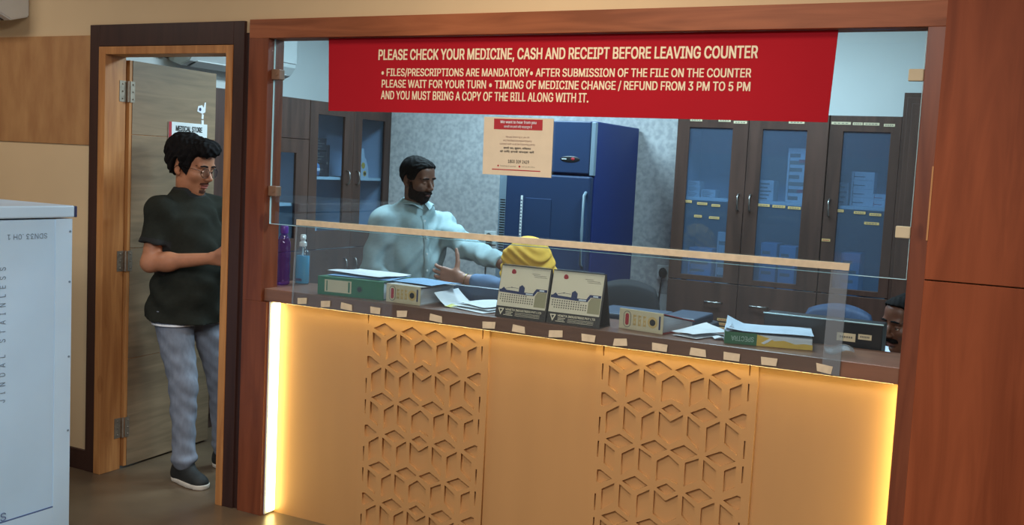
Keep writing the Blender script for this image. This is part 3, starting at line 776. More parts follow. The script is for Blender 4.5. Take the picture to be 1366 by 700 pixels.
# split air conditioners
def split_ac(label, x0, x1, yw, z0, name='air_conditioner', mtx=None, seed=0):
    """indoor unit on a wall facing -y, back at yw"""
    t = thing(name, label, 'air conditioner', (mtx @ Vector(((x0 + x1) / 2, yw, z0))) if mtx else ((x0 + x1) / 2, yw, z0))
    prof = [(yw, z0 + .03), (yw - .10, z0), (yw - .165, z0 + .025), (yw - .205, z0 + .075), (yw - .215, z0 + .15), (yw - .21, z0 + .27), (yw - .18, z0 + .29), (yw, z0 + .29)]
    bm = new_bm(); prism(bm, prof, x0, x1, 'X', 0, mtx); bmesh.ops.bevel(bm, geom=[e for e in bm.edges if e.calc_face_angle(0) > .9], offset=.006, segments=2, affect='EDGES'); obj('casing', bm, 'white_plastic', t)
    bm = new_bm(); prism(bm, [(yw - .105, z0 - .001), (yw - .16, z0 + .0195), (yw - .158, z0 + .030), (yw - .103, z0 + .012)], x0 + .05, x1 - .05, 'X', 0, mtx); obj('air_outlet', bm, 'black_plastic', t)
    bm = new_bm(); prism(bm, [(yw - .118, z0 - .004), (yw - .178, z0 + .026), (yw - .176, z0 + .031), (yw - .116, z0 + .001)], x0 + .06, x1 - .06, 'X', 0, mtx); obj('louvre_flap', bm, 'white_plastic', t)
    bm = new_bm(); box(bm, x0 + .01, x1 - .01, yw - .219, yw - .205, z0 + .10, z0 + .262, .004, mtx); obj('front_cover', bm, 'white_plastic', t)
    return t
split_ac('white split air conditioner high on the outer wall at top left', -5.36, -4.55, -.0005, 2.18)
AM = Matrix.Translation((XL, 1.45, 0)) @ Matrix.Rotation(PI / 2, 4, 'Z')
split_ac('white split air conditioner above the door leaf inside the pharmacy', -.48, .42, -.0005, 2.085, mtx=AM)
bm = new_bm(); tube(bm, [(XL + .03, .94, 2.14), (XL + .03, .86, 2.15), (XL + .03, .78, 2.24), (XL + .03, .74, 2.45), (XL + .03, .74, 2.69)], .022, 12)
tag(obj('refrigerant_pipe', bm, 'rubber_black', smooth=True), 'black insulated pipe running up the wall beside the inner air conditioner', 'pipe')

# wall sockets with plugs and leads on the back wall
for x, z, lb in ((-2.11, .985, 'black plug with hanging lead in the wall right of the freezer'), (-3.36, 1.11, 'black plug with hanging lead in the wall behind the man in the blue shirt')):
    t = thing('power_plug', lb, 'plug', (x, YB, z))
    obj('socket_plate', B(x - .045, x + .045, YB - .008, YB + .001, z - .045, z + .045, .003), 'white_plastic', t)
    bm = new_bm(); sphere(bm, (x, YB - .03, z), .028, 16, (.9, .9, 1.2)); cyl(bm, (x, YB - .03, z), (x, YB - .004, z), .022); obj('plug_body', bm, 'rubber_black', t, smooth='auto')
    bm = new_bm(); tube(bm, [(x, YB - .035, z - .02), (x - .004, YB - .04, z - .07), (x - .015, YB - .03, z - .16), (x - .01, YB - .03, z - .30), (x + .01, YB - .03, z - .5)], .005, 8); obj('lead', bm, 'rubber_black', t, smooth=True)
# ------------------------------------------------------------------ furniture behind the counter
dk = thing('work_desk', 'brown inner desk below and behind the service counter', 'desk', (-1.2, .6, 0))
obj('desk_top', B(-2.95, .45, .335, .70, .705, .735, .003), 'cabinet_wood', dk)
for x in (-2.93, -1.3, .41): obj('side_panel', B(x - .012, x + .012, .345, .68, 0, .705, .001), 'cabinet_wood', dk)
DZ = .7355
def office_chair(name, label, x, y, rz, fab, top=1.03, group=None):
    t = thing(name, label, 'chair', (x, y, 0), rz, group)
    sh = top - .52
    bm = new_bm(); box(bm, -.22, .22, -.21, .21, .40, .452, .025, seg=4); obj('seat', bm, fab, t, local=True, smooth='auto')
    bm = new_bm()
    # backrest: rounded shell, slightly hollow towards the sitter
    nu, nv = 14, 12; vs = []
    for side in (0, 1):
        grid = []
        for i in range(nu + 1):
            row = []
            for j in range(nv + 1):
                u = -1 + 2 * i / nu; v = -1 + 2 * j / nv
                # squircle mapping
                uu = u * math.sqrt(1 - .38 * v * v); vv = v * math.sqrt(1 - .30 * u * u)
                xx = uu * .20; zz = top - sh * .5 + vv * sh * .5
                edge = max(abs(u), abs(v)) ** 6
                yy = .215 - .05 * (1 - uu * uu) * -1 + .03 * (zz - .52) + (0.018 * (1 - edge)) * (1 if side else -1)
                row.append(bm.verts.new((xx, yy, zz)))
            grid.append(row)
        for i in range(nu):
            for j in range(nv):
                q = (grid[i][j], grid[i + 1][j], grid[i + 1][j + 1], grid[i][j + 1])
                bm.faces.new(q if side == 0 else q[::-1])
    bmesh.ops.remove_doubles(bm, verts=bm.verts, dist=.001)
    bmesh.ops.recalc_face_normals(bm, faces=bm.faces)
    obj('backrest', bm, fab, t, local=True, smooth=True)
    bm = new_bm(); tube(bm, [(0, .05, .415), (0, .22, .41), (0, .29, .46), (0, .285, .70)], .018, 10); obj('back_support', bm, 'black_plastic', t, local=True, smooth=True)
    bm = new_bm(); cyl(bm, (0, 0, .10), (0, 0, .30), .028); cyl(bm, (0, 0, .30), (0, 0, .42), .016); obj('column', bm, 'black_plastic', t, local=True, smooth='auto')
    bm = new_bm()
    for k in range(5):
        a = 2 * PI * k / 5 + .3; tube(bm, [(0, 0, .115), (.14 * math.cos(a), .14 * math.sin(a), .10), (.27 * math.cos(a), .27 * math.sin(a), .07)], .018, 8, radii=[.026, .02, .014])
    obj('star_base', bm, 'black_plastic', t, local=True, smooth=True)
    for k in range(5):
        a = 2 * PI * k / 5 + .3
        bm = new_bm(); cx, cy = .27 * math.cos(a), .27 * math.sin(a); cyl(bm, (cx - .012, cy, .027), (cx + .012, cy, .027), .027, seg=16); cyl(bm, (cx, cy, .03), (cx, cy, .075), .008, seg=8)
        obj('castor', bm, 'rubber_black', t, local=True, smooth='auto')
    return t
office_chair('office_chair', 'empty black chair with rounded back in front of the blue freezer', -2.00, 1.62, 0.15, 'chair_fabric', 1.005)
office_chair('office_chair', 'empty dark blue padded chair near the right end behind the counter', -.93, 1.66, -0.1, 'chair_blue', .985)
# monitor seen from behind
mo = thing('computer_monitor', 'dark monitor seen from behind between the files and the calendars', 'monitor', (-2.04, .40, DZ))
bm = new_bm(); box(bm, -2.268, -1.80, .345, .372, .79, 1.074, .006); d = obj('screen_housing', bm, 'slate_plastic', mo)
obj('lettering', text_bm('acer', -2.163, -2.095, 1.020, 1.038, .3452, .0), 'dark_plastic', d)
obj('screen', B(-2.255, -1.813, .3715, .374, .81, 1.06), 'black_plastic', d)
bm = new_bm(); box(bm, -2.07, -2.0, .374, .392, .75, .95, .004); obj('stand_neck', bm, 'black_plastic', mo)
bm = new_bm(); box(bm, -2.14, -1.93, .355, .52, DZ, DZ + .018, .006); obj('stand_foot', bm, 'black_plastic', mo)
# black labelled unit at the right
bu = thing('desktop_unit', 'black flat box-shaped unit with two cream labels at the right end of the counter', 'equipment', (-.70, .5, DZ))
bm = new_bm(); box(bm, -.912, -.489, .345, .45, DZ, 1.097, .004); obj('housing', bm, 'black_plastic', bu)
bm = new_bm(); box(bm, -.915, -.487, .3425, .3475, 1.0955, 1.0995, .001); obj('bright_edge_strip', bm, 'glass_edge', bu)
for x0, x1, z0, z1, s in ((-.645, -.580, 1.026, 1.055, 'RECEIPTS'), (-.571, -.525, 1.038, 1.057, 'BILLS')):
    bm = new_bm(); box(bm, x0, x1, .3438, .3455, z0, z1); d = obj('cream_label', bm, 'label_cream', bu)
    bm = new_bm()
    for k in range(6): box(bm, x0 + (x1 - x0) * (.15 + .12 * k), x0 + (x1 - x0) * (.24 + .12 * k), .3432, .3440, (z0 + z1) / 2 - .003, (z0 + z1) / 2 + .004)
    obj('print', bm, 'ink_grey', d)
pr = thing('printer', 'low dark grey printer on the inner desk behind the red-edged file', 'printer', (-1.42, .56, DZ))
bm = new_bm(); box(bm, -1.68, -1.17, .36, .68, DZ, 1.00, .012); obj('housing', bm, 'dark_plastic', pr)
bm = new_bm(); box(bm, -1.64, -1.36, .39, .65, .998, 1.022, .008); obj('scanner_lid', bm, 'slate_plastic', pr)
bm = new_bm(); box(bm, -1.33, -1.19, .39, .65, .998, 1.035, .008); obj('paper_tray', bm, 'slate_plastic', pr)

# ------------------------------------------------------------------ things on the counter
CZ = 1.0105
# bottles
t = thing('water_bottle', 'purple tinted plastic water bottle standing behind the left post', 'bottle', (-3.045, .165, CZ))
prof = [(.024, 0), (.030, .006), (.031, .03), (.029, .045), (.031, .06), (.031, .09), (.028, .10), (.031, .112), (.031, .15), (.028, .16), (.031, .172), (.030, .19), (.022, .215), (.014, .228), (.0135, .236)]
bm = new_bm(); lathe(bm, prof, (-3.045, .165, CZ), 24); obj('bottle_body', bm, 'bottle_purple', t, smooth=True)
bm = new_bm(); lathe(bm, [(.017, .232), (.018, .235), (.018, .262), (.016, .266)], (-3.045, .165, CZ), 20); obj('screw_cap', bm, 'purple_plastic', t, smooth='auto')
t = thing('sanitizer_bottle', 'clear pump bottle half full of bright blue sanitizer gel', 'bottle', (-3.015, .262, CZ))
c = (-3.015, .262, CZ)
bm = new_bm(); lathe(bm, [(.034, 0), (.037, .004), (.037, .135), (.034, .150), (.016, .168), (.015, .176)], c, 28, (1, .66)); obj('bottle_body', bm, 'bottle_clear', t, smooth='auto')
bm = new_bm(); lathe(bm, [(.033, .003), (.0355, .006), (.0355, .128), (.0345, .130)], c, 28, (1, .64)); obj('blue_gel', bm, 'gel_blue', t, smooth='auto')
bm = new_bm(); lathe(bm, [(.0165, .172), (.017, .174), (.017, .190), (.010, .194), (.010, .203), (.013, .204), (.013, .222), (.010, .226)], c, 20); tube(bm, [(-3.015, .262, CZ + .216), (-3.002, .245, CZ + .217), (-2.992, .233, CZ + .211)], .005, 8); obj('pump_head', bm, 'white_plastic', t, smooth='auto')
bm = new_bm(); cyl(bm, (-3.015, .262, CZ + .02), (-3.015, .262, CZ + .172), .003, seg=8); obj('dip_tube', bm, 'white_plastic', t)
bm = new_bm(); box(bm, -3.032, -2.998, .2373, .2382, CZ + .014, CZ + .026); obj('base_print', bm, 'ink_navy', t)

def sheet_bm(w, d, z0=0.0, curl=0.004, seed=0, th=.0006, n=10, lift=None):
    """slightly wavy sheet of paper, w by d, lying flat"""
    rn = random.Random(seed); ph = [rn.uniform(0, 6) for _ in range(4)]
    def zz(u, v):
        z = z0 + curl * (1 + math.sin(3 * u + ph[0] + 2 * v) * math.sin(2.5 * v + ph[1])) * .5 + curl * .3 * (1 + math.sin(6 * u + ph[2]))
        if lift: z += lift(u, v)
        return z
    bm = new_bm(); top = {}; bot = {}
    for i in range(n + 1):
        for j in range(n + 1):
            u, v = i / n, j / n
            top[i, j] = bm.verts.new(((u - .5) * w, (v - .5) * d, zz(u, v) + th)); bot[i, j] = bm.verts.new(((u - .5) * w, (v - .5) * d, zz(u, v)))
    for i in range(n):
        for j in range(n):
            bm.faces.new((top[i, j], top[i + 1, j], top[i + 1, j + 1], top[i, j + 1])); bm.faces.new((bot[i, j], bot[i, j + 1], bot[i + 1, j + 1], bot[i + 1, j]))
    for i in range(n):
        for a, b in (((i, 0), (i + 1, 0)), ((i + 1, n), (i, n)), ((n, i), (n, i + 1)), ((0, i + 1), (0, i))):
            bm.faces.new((bot[a], bot[b], top[b], top[a]))
    return bm
def paper(label, x, y, z, rz, w=.21, d=.297, curl=.004, seed=0, m='white_paper', lift=None, name='paper_sheet', printed=True):
    bm = sheet_bm(w, d, 0, curl, seed, lift=lift)
    bmesh.ops.transform(bm, matrix=Matrix.Translation((x, y, z)) @ Matrix.Rotation(rz, 4, 'Z'), verts=bm.verts)
    return tag(obj(name, bm, m, smooth='auto'), label, 'paper')
def binder(label, x, y, rz, w, d, h, hb, cover, spine, kind, name='lever_file'):
    """file lying flat; spine stands at the front (local -y), hb is its height at the fore edge"""
    t = thing(name, label, 'file', (x, y, CZ), rz)
    th = .003
    bm = new_bm()
    prism(bm, [(0, 0), (d, 0), (d, th), (0, th)], 0, w, 'X')
    prism(bm, [(0, h - th), (d, hb - th), (d, hb), (0, h)], 0, w, 'X')
    obj('cover', bm, cover, t, local=True)
    obj('spine', box(new_bm(), 0, w, -.0015, th, 0, h, .001), spine, t, local=True)
    bm = new_bm(); prism(bm, [(.012, th + .001), (d - .01, th + .001), (d - .01, hb - th - .001), (.012, h - th - .006)], .006, w - .006, 'X'); obj('pages', bm, 'page_white', t, local=True)
    if kind == 'green':
        bm = new_bm(); box(bm, .035, .165, -.0024, -.0010, .014, h - .012); pl = obj('spine_label', bm, 'label_cream', t, local=True)
        bm = new_bm(); box(bm, .044, .049, -.003, -.002, .018, h - .016); box(bm, .150, .158, -.003, -.002, .018, h - .016); obj('label_border', bm, 'file_green', pl, local=True)
        bm = new_bm(); lathe(bm, [(.012, 0), (.014, .0), (.014, .002), (.012, .002)], (0, 0, 0), 24); bmesh.ops.transform(bm, matrix=Matrix.Translation((.205, -.0015, h * .47)) @ Matrix.Rotation(PI / 2, 4, 'X'), verts=bm.verts); obj('finger_ring', bm, 'ream_green', t, local=True)
        bm = new_bm(); cyl(bm, (.205, -.0010, h * .47), (.205, -.0042, h * .47), .0112, seg=20); obj('finger_hole', bm, 'ink_black', t, local=True)
    else:
        bm = new_bm(); box(bm, .010, w - .008, -.0022, -.0012, .006, h - .006); pl = obj('spine_label', bm, 'label_cream', t, local=True)
        def cap(bm, cx, cz, rx, rz2, y0, y1, mi=0):
            pts = [(cx + rx * math.cos(a), cz + (rz2 - rx) * (1 if math.sin(a) > 0 else -1) + rx * math.sin(a)) for a in [2 * PI * (k + .5) / 24 for k in range(24)]]
            prism(bm, pts, y0, y1, 'Y', mi)
        bm = new_bm(); cap(bm, w * .19, h * .5, .0165, .031, -.0026, -.0020); obj('badge_ring', bm, 'ink_grey', pl, local=True)
        bm = new_bm(); cap(bm, w * .19, h * .5, .0135, .028, -.0030, -.0024); obj('badge', bm, 'label_cream', pl, local=True)
        bm = new_bm(); cap(bm, w * .19, h * .5, .0075, .022, -.0034, -.0028); obj('red_badge_centre', bm, 'ink_red', pl, local=True)
        bm = new_bm()
        for k in range(3):
            cx = w * (.36 + .115 * k); box(bm, cx - .006, cx + .006, -.0028, -.0021, h * .24, h * .34); box(bm, cx - .006, cx - .002, -.0028, -.0021, h * .24, h * .76); box(bm, cx - .006, cx + .006, -.0028, -.0021, h * .66, h * .76); box(bm, cx + .002, cx + .006, -.0028, -.0021, h * (.24 + .1 * (k % 2)), h * .6); box(bm, cx - .003, cx + .004, -.0028, -.0021, h * .46, h * .54)
        obj('gold_emblem', bm, 'label_gold', pl, local=True)
        bm = new_bm(); cyl(bm, (w * .77, -.0020, h * .5), (w * .77, -.0028, h * .5), .021, seg=28); obj('ring_plate', bm, 'label_gold', pl, local=True)
        bm = new_bm(); cyl(bm, (w * .77, -.0027, h * .5), (w * .77, -.0034, h * .5), .012, seg=24); obj('finger_hole', bm, 'ink_black', pl, local=True)
        bm = new_bm(); box(bm, w - .017, w - .010, -.0028, -.0020, h * .2, h * .85); obj('blue_edge_mark', bm, 'ink_navy', pl, local=True)
    return t
R_ = math.radians
binder('green lever arch file lying with its labelled spine towards the glass', -2.742, .030, R_(6), .318, .28, .078, .072, 'file_green', 'file_green', 'green')
paper('lower white sheet on top of the green file', -2.585, .185, CZ + .0795, R_(98), .21, .297, .003, 1, 'file_blue')
paper('upper white sheet on top of the green file', -2.60, .205, CZ + .0865, R_(84), .21, .297, .006, 2)
binder('small file with cream badge spine leaning full of papers beside the green file', -2.404, .052, R_(-3), .172, .26, .076, .068, 'file_grey', 'label_cream', 'badge')
paper('pale blue sheet lying on the cream-spined file beside the green one', -2.30, .20, CZ + .0775, R_(80), .19, .22, .004, 5, 'file_blue')
paper('bent white sheet hanging from the right side of the cream-spined file', -2.176, .205, CZ + .001, R_(4), .06, .22, .002, 6, lift=lambda u, v: .05 * (1 - u) ** 1.3)
tag(obj('sticky_note', (lambda b: (bmesh.ops.transform(b, matrix=Matrix.Translation((-2.115, .13, CZ)) @ Matrix.Rotation(.2, 4, 'Z'), verts=b.verts), b)[1])(sheet_bm(.075, .075, 0, .004, 9)), 'sticky_yellow', smooth='auto'), 'small yellow note beside the loose sheets in front of the monitor', 'note')
paper('lowest of three loose white sheets in front of the monitor', -2.00, .165, CZ, R_(72), .20, .20, .003, 11)
paper('middle of three loose white sheets in front of the monitor', -2.01, .185, CZ + .008, R_(80), .19, .19, .004, 12)
paper('top curled one of three loose white sheets in front of the monitor', -1.995, .20, CZ + .017, R_(66), .19, .17, .006, 13)
binder('red-edged file with cream badge spine to the right of the calendars', -1.394, .112, R_(-11), .188, .24, .076, .030, 'file_red', 'label_cream', 'badge')
paper('white sheet sliding out of the red-edged file', -1.098, .165, CZ + .012, R_(-24), .105, .19, .005, 21, lift=lambda u, v: .020 * (1 - u) * v)
paper('second white sheet under the one sliding from the red-edged file', -1.098, .155, CZ + .001, R_(-16), .105, .19, .003, 22)

# two desk calendars
def calendar(label, x, group=None):
    t = thing('desk_calendar', label, 'calendar', (x, .0205, CZ))
    W, Hh, tilt = .216, .200, .045
    ang = math.atan2(tilt, Hh); S = math.hypot(tilt, Hh)
    F = Matrix.Rotation(-ang, 4, 'X')       # front board plane: local x-z leaning back
    bm = new_bm(); box(bm, 0, W, 0, .002, 0, S, 0, F); prism(bm, [(tilt, Hh), (tilt + .0025, Hh), (.108, 0), (.105, 0)], 0, W, 'X'); prism(bm, [(0.0025, 0), (.105, 0), (.105, .0018), (.003, .0018)], .002, W - .002, 'X')
    obj('stand', bm, 'card_dark', t, local=True)
    bm = new_bm(); box(bm, .002, W - .006, -.0016, -.0001, .044, S - .004, 0, F); pg = obj('page', bm, 'card_paper', t, local=True)
    def P(poly, y=-.0022, y2=-.0015): 
        b = new_bm(); prism(b, poly, y, y2, 'Y', 0, F); return b
    bm = P([(.004, .098), (.118, .094), (.155, .094), (.167, .112), (.208, .112), (.208, .122), (.162, .122), (.150, .104), (.118, .104), (.004, .109)])
    prism(bm, [(.088, .104), (.088, .124), (.100, .132), (.112, .122), (.112, .103)], -.0022, -.0015, 'Y', 0, F); prism(bm, [(.010, .108), (.022, .118), (.034, .107)], -.0022, -.0015, 'Y', 0, F)
    tube(bm, [F @ Vector((.03, -.0016, .113)), F @ Vector((.055, -.0016, .119)), F @ Vector((.085, -.0016, .117))], .0008, 6); sphere(bm, F @ Vector((.056, -.0016, .119)), .0025, 8)
    obj('navy_band', bm, 'ink_navy', pg, local=True)
    bm = P([(.120, .0965), (.150, .0965), (.150, .1015), (.120, .1015)], -.0027, -.0020); prism(bm, [(.176, .1145), (.196, .1145), (.196, .1195), (.176, .1195)], -.0027, -.0020, 'Y', 0, F); obj('band_print', bm, 'white_paper', pg, local=True)
    bm = P([(.160, .052), (.208, .052), (.208, .111), (.170, .111), (.160, .094)]); obj('olive_block', bm, 'ink_olive', pg, local=True)
    bm = new_bm(); sphere(bm, F @ Vector((.056, -.0018, .178)), .0098, 16, (1, .15, 1.25)); obj('red_balloon', bm, 'ink_red', pg, local=True, smooth=True)
    bm = new_bm()
    for r in range(4):
        for c in range(15):
            if (r == 0 and c > 11) or (r == 3 and c < 1): continue
            u = .012 + .0098 * c; v = .0865 - .0088 * r; prism(bm, [(u, v), (u + .0046, v), (u + .0046, v + .0048), (u, v + .0048)], -.0022, -.0015, 'Y', 0, F)
    for k, (a, b) in enumerate(((.135, .168), (.142, .196), (.146, .20))): prism(bm, [(a, .178 - .006 * k), (b, .178 - .006 * k), (b, .1795 - .006 * k), (a, .1795 - .006 * k)], -.0022, -.0015, 'Y', 0, F)
    obj('printed_dates', bm, 'ink_brown_grey', pg, local=True)
    bm = P([(.010, .036), (.036, .036), (.023, .010)], -.0012, -.0001); lg = obj('triangle_logo', bm, 'cream_print', t, local=True)
    bm = P([(.0165, .032), (.0295, .032), (.023, .0195)], -.0018, -.0010); obj('logo_centre', bm, 'card_dark', lg, local=True)
    bm = text_bm('VENETA INDUSTRIES PVT LTD', .042, .196, .028, .0365, -.0001, .02, mtx=F)
    for k, (a, b) in enumerate(((.044, .075), (.044, .070), (.036, .075))): box(bm, a, b, -.0008, -.0001, .022 - .006 * k, .0242 - .006 * k, 0, F)
    for k in range(3): box(bm, .085, .190, -.0008, -.0001, .0215 - .0055 * k, .0227 - .0055 * k, 0, F)
    obj('lettering', bm, 'cream_print', t, local=True)
    bm = new_bm()
    for k in range(30):
        u = .012 + .0066 * k
        c0 = F @ Vector((u, .001, S - .004))
        pts = [c0 + Vector((.0012 * (j / 9 - .5), .0065 * math.cos(2 * PI * j / 9), .0075 * math.sin(2 * PI * j / 9))) for j in range(10)]
        tube(bm, pts, .0007, 5)
    obj('wire_binding', bm, 'steel', t, local=True, smooth=True)
    return t
calendar('left one of the two cream spiral desk calendars', -1.874)
calendar('right one of the two cream spiral desk calendars', -1.652)

# ream of copy paper with torn wrapper
rm = thing('paper_ream', 'opened ream of copy paper in torn green and yellow wrapper', 'paper', (-.975, .058, CZ), R_(14))
bm = new_bm(); box(bm, .002, .296, .002, .208, .001, .038, .001); obj('paper_block', bm, 'page_white', rm, local=True)
bm = new_bm(); box(bm, 0, .110, -.0012, .0008, .001, .043); box(bm, -.0012, .0008, 0, .205, .001, .045); box(bm, 0, .110, 0, .205, 0, .0012); obj('green_wrapper', bm, 'ream_green', rm, local=True)
bm = new_bm(); prism(bm, [(.110, .001), (.298, .001), (.298, .018), (.27, .020), (.24, .016), (.20, .026), (.17, .022), (.15, .030), (.110, .040)], -.0012, .0008); box(bm, .110, .298, 0, .205, 0, .0012); obj('yellow_wrapper', bm, 'ream_yellow', rm, local=True)
bm = new_bm(); prism(bm, [(.125, .012), (.150, .028), (.165, .030), (.148, .016), (.135, .008)], -.0020, -.0010); obj('white_tear', bm, 'white_paper', rm, local=True)
bm = text_bm('SPECTRA', .022, .100, .012, .030, -.0011, .02, flip=True); obj('lettering', bm, 'ream_lettering' if 'ream_lettering' in M else 'ink_olive', rm, local=True)
bm = sheet_bm(.300, .212, 0, .006, 31, lift=lambda u, v: .024 * max(0, .18 - u) / .18 * (.3 + .7 * v) + .004)
bmesh.ops.transform(bm, matrix=Matrix.Translation((.150, .106, .0385)), verts=bm.verts); obj('top_sheets', bm, 'file_pale', rm, local=True, smooth='auto')
bm = new_bm(); prism(bm, [(-.004, .006), (-.004, .046), (.018, .062), (.04, .048), (.02, .044), (.008, .040)], .02, .17, 'Y'); obj('torn_flap', bm, 'file_pale', rm, local=True)
tag(obj('paper_scrap', (lambda b: (bmesh.ops.transform(b, matrix=Matrix.Translation((-1.015, .13, CZ)) @ Matrix.Rotation(.6, 4, 'Z'), verts=b.verts), b)[1])(sheet_bm(.05, .05, 0, .008, 33)), 'white_paper', smooth='auto'), 'small crumpled white scrap left of the paper ream', 'paper')
tag(obj('plastic_bag', (lambda b: (bmesh.ops.transform(b, matrix=Matrix.Translation((-.600, .14, CZ)) @ Matrix.Rotation(.25, 4, 'Z'), verts=b.verts), b)[1])(sheet_bm(.09, .13, 0, .02, 37, n=22)), 'clear_tape', smooth='auto'), 'crumpled clear plastic at the right end of the paper ream', 'plastic')

# ------------------------------------------------------------------ steel cabinet in the left foreground
fx = -3.42; fy0, fy1 = -1.62, -.665
sb = thing('steel_cabinet', 'white film-wrapped steel cabinet in the left foreground with vertical lettering', 'cabinet', (-3.8, (fy0 + fy1) / 2, 0))
bm = new_bm(); box(bm, -4.15, fx, fy0, fy1, .03, 1.30, .003); obj('body', bm, 'film_white', sb)
bm = new_bm(); box(bm, -4.17, fx + .012, fy0 - .01, fy1 + .003, 1.305, 1.352, .006); ld = obj('lid', bm, 'film_edge', sb)
bm = new_bm(); box(bm, -4.172, fx + .0135, fy1 + .0035, fy1 + .013, 1.306, 1.350, .003); obj('dark_end_cap', bm, 'ink_navy', ld)
bm = new_bm(); box(bm, fx - .001, fx + .003, fy1 - .078, fy1 - .001, .03, 1.30, .001); obj('edge_post', bm, 'film_edge', sb)
bm = new_bm(); box(bm, fx - .001, fx + .003, fy0, fy1 - .078, .03, .150, .001); obj('bottom_rail', bm, 'film_edge', sb)
bm = new_bm(); box(bm, fx - .0005, fx + .0032, fy0, fy1 - .078, .150, .155); obj('blue_line', bm, 'print_blue', sb)
SM = Matrix.Translation((fx, fy1, 0)) @ Matrix.Rotation(PI / 2, 4, 'Z')      # local x -> +y, local -y -> +x
def vtext(body, u, z0, z1, hgt, bold, bm=None):
    L = Matrix.Rotation(-PI / 2, 4, 'Y')          # reading upwards
    return text_bm(body, 0, z1 - z0, 0, hgt, -.0012, bold, .0008, SM @ Matrix.Translation((u, 0, z0)) @ L, bm=bm, spacing=2.2)
bm = vtext('JINDAL STAINLESS', -.292, .615, 1.125, .026, .0); obj('lettering', bm, 'print_grey', sb)
bm = text_bm('SDN33 .0H 1', -.287, -.115, 1.226, 1.246, -.0012, 0, .0008, SM, flip=True); obj('lettering', bm, 'print_grey', sb)
bm = text_bm('S', -.312, -.288, .158, .190, -.0045, 0, .0008, SM); obj('lettering', bm, 'print_blue', sb)
for u, z in ((-.012, 1.25), (-.012, 1.05), (-.012, .75), (-.012, .45)):
    bm = new_bm(); cyl(bm, SM @ Vector((u, -.002, z)), SM @ Vector((u, -.006, z)), .004, seg=10); obj('rivet', bm, 'print_grey', sb)
for x in (-4.1, fx - .05):
    for y in (fy0 + .06, fy1 - .06):
        bm = new_bm(); cyl(bm, (x, y, 0), (x, y, .031), .02, seg=12); obj('foot', bm, 'rubber_black', sb)
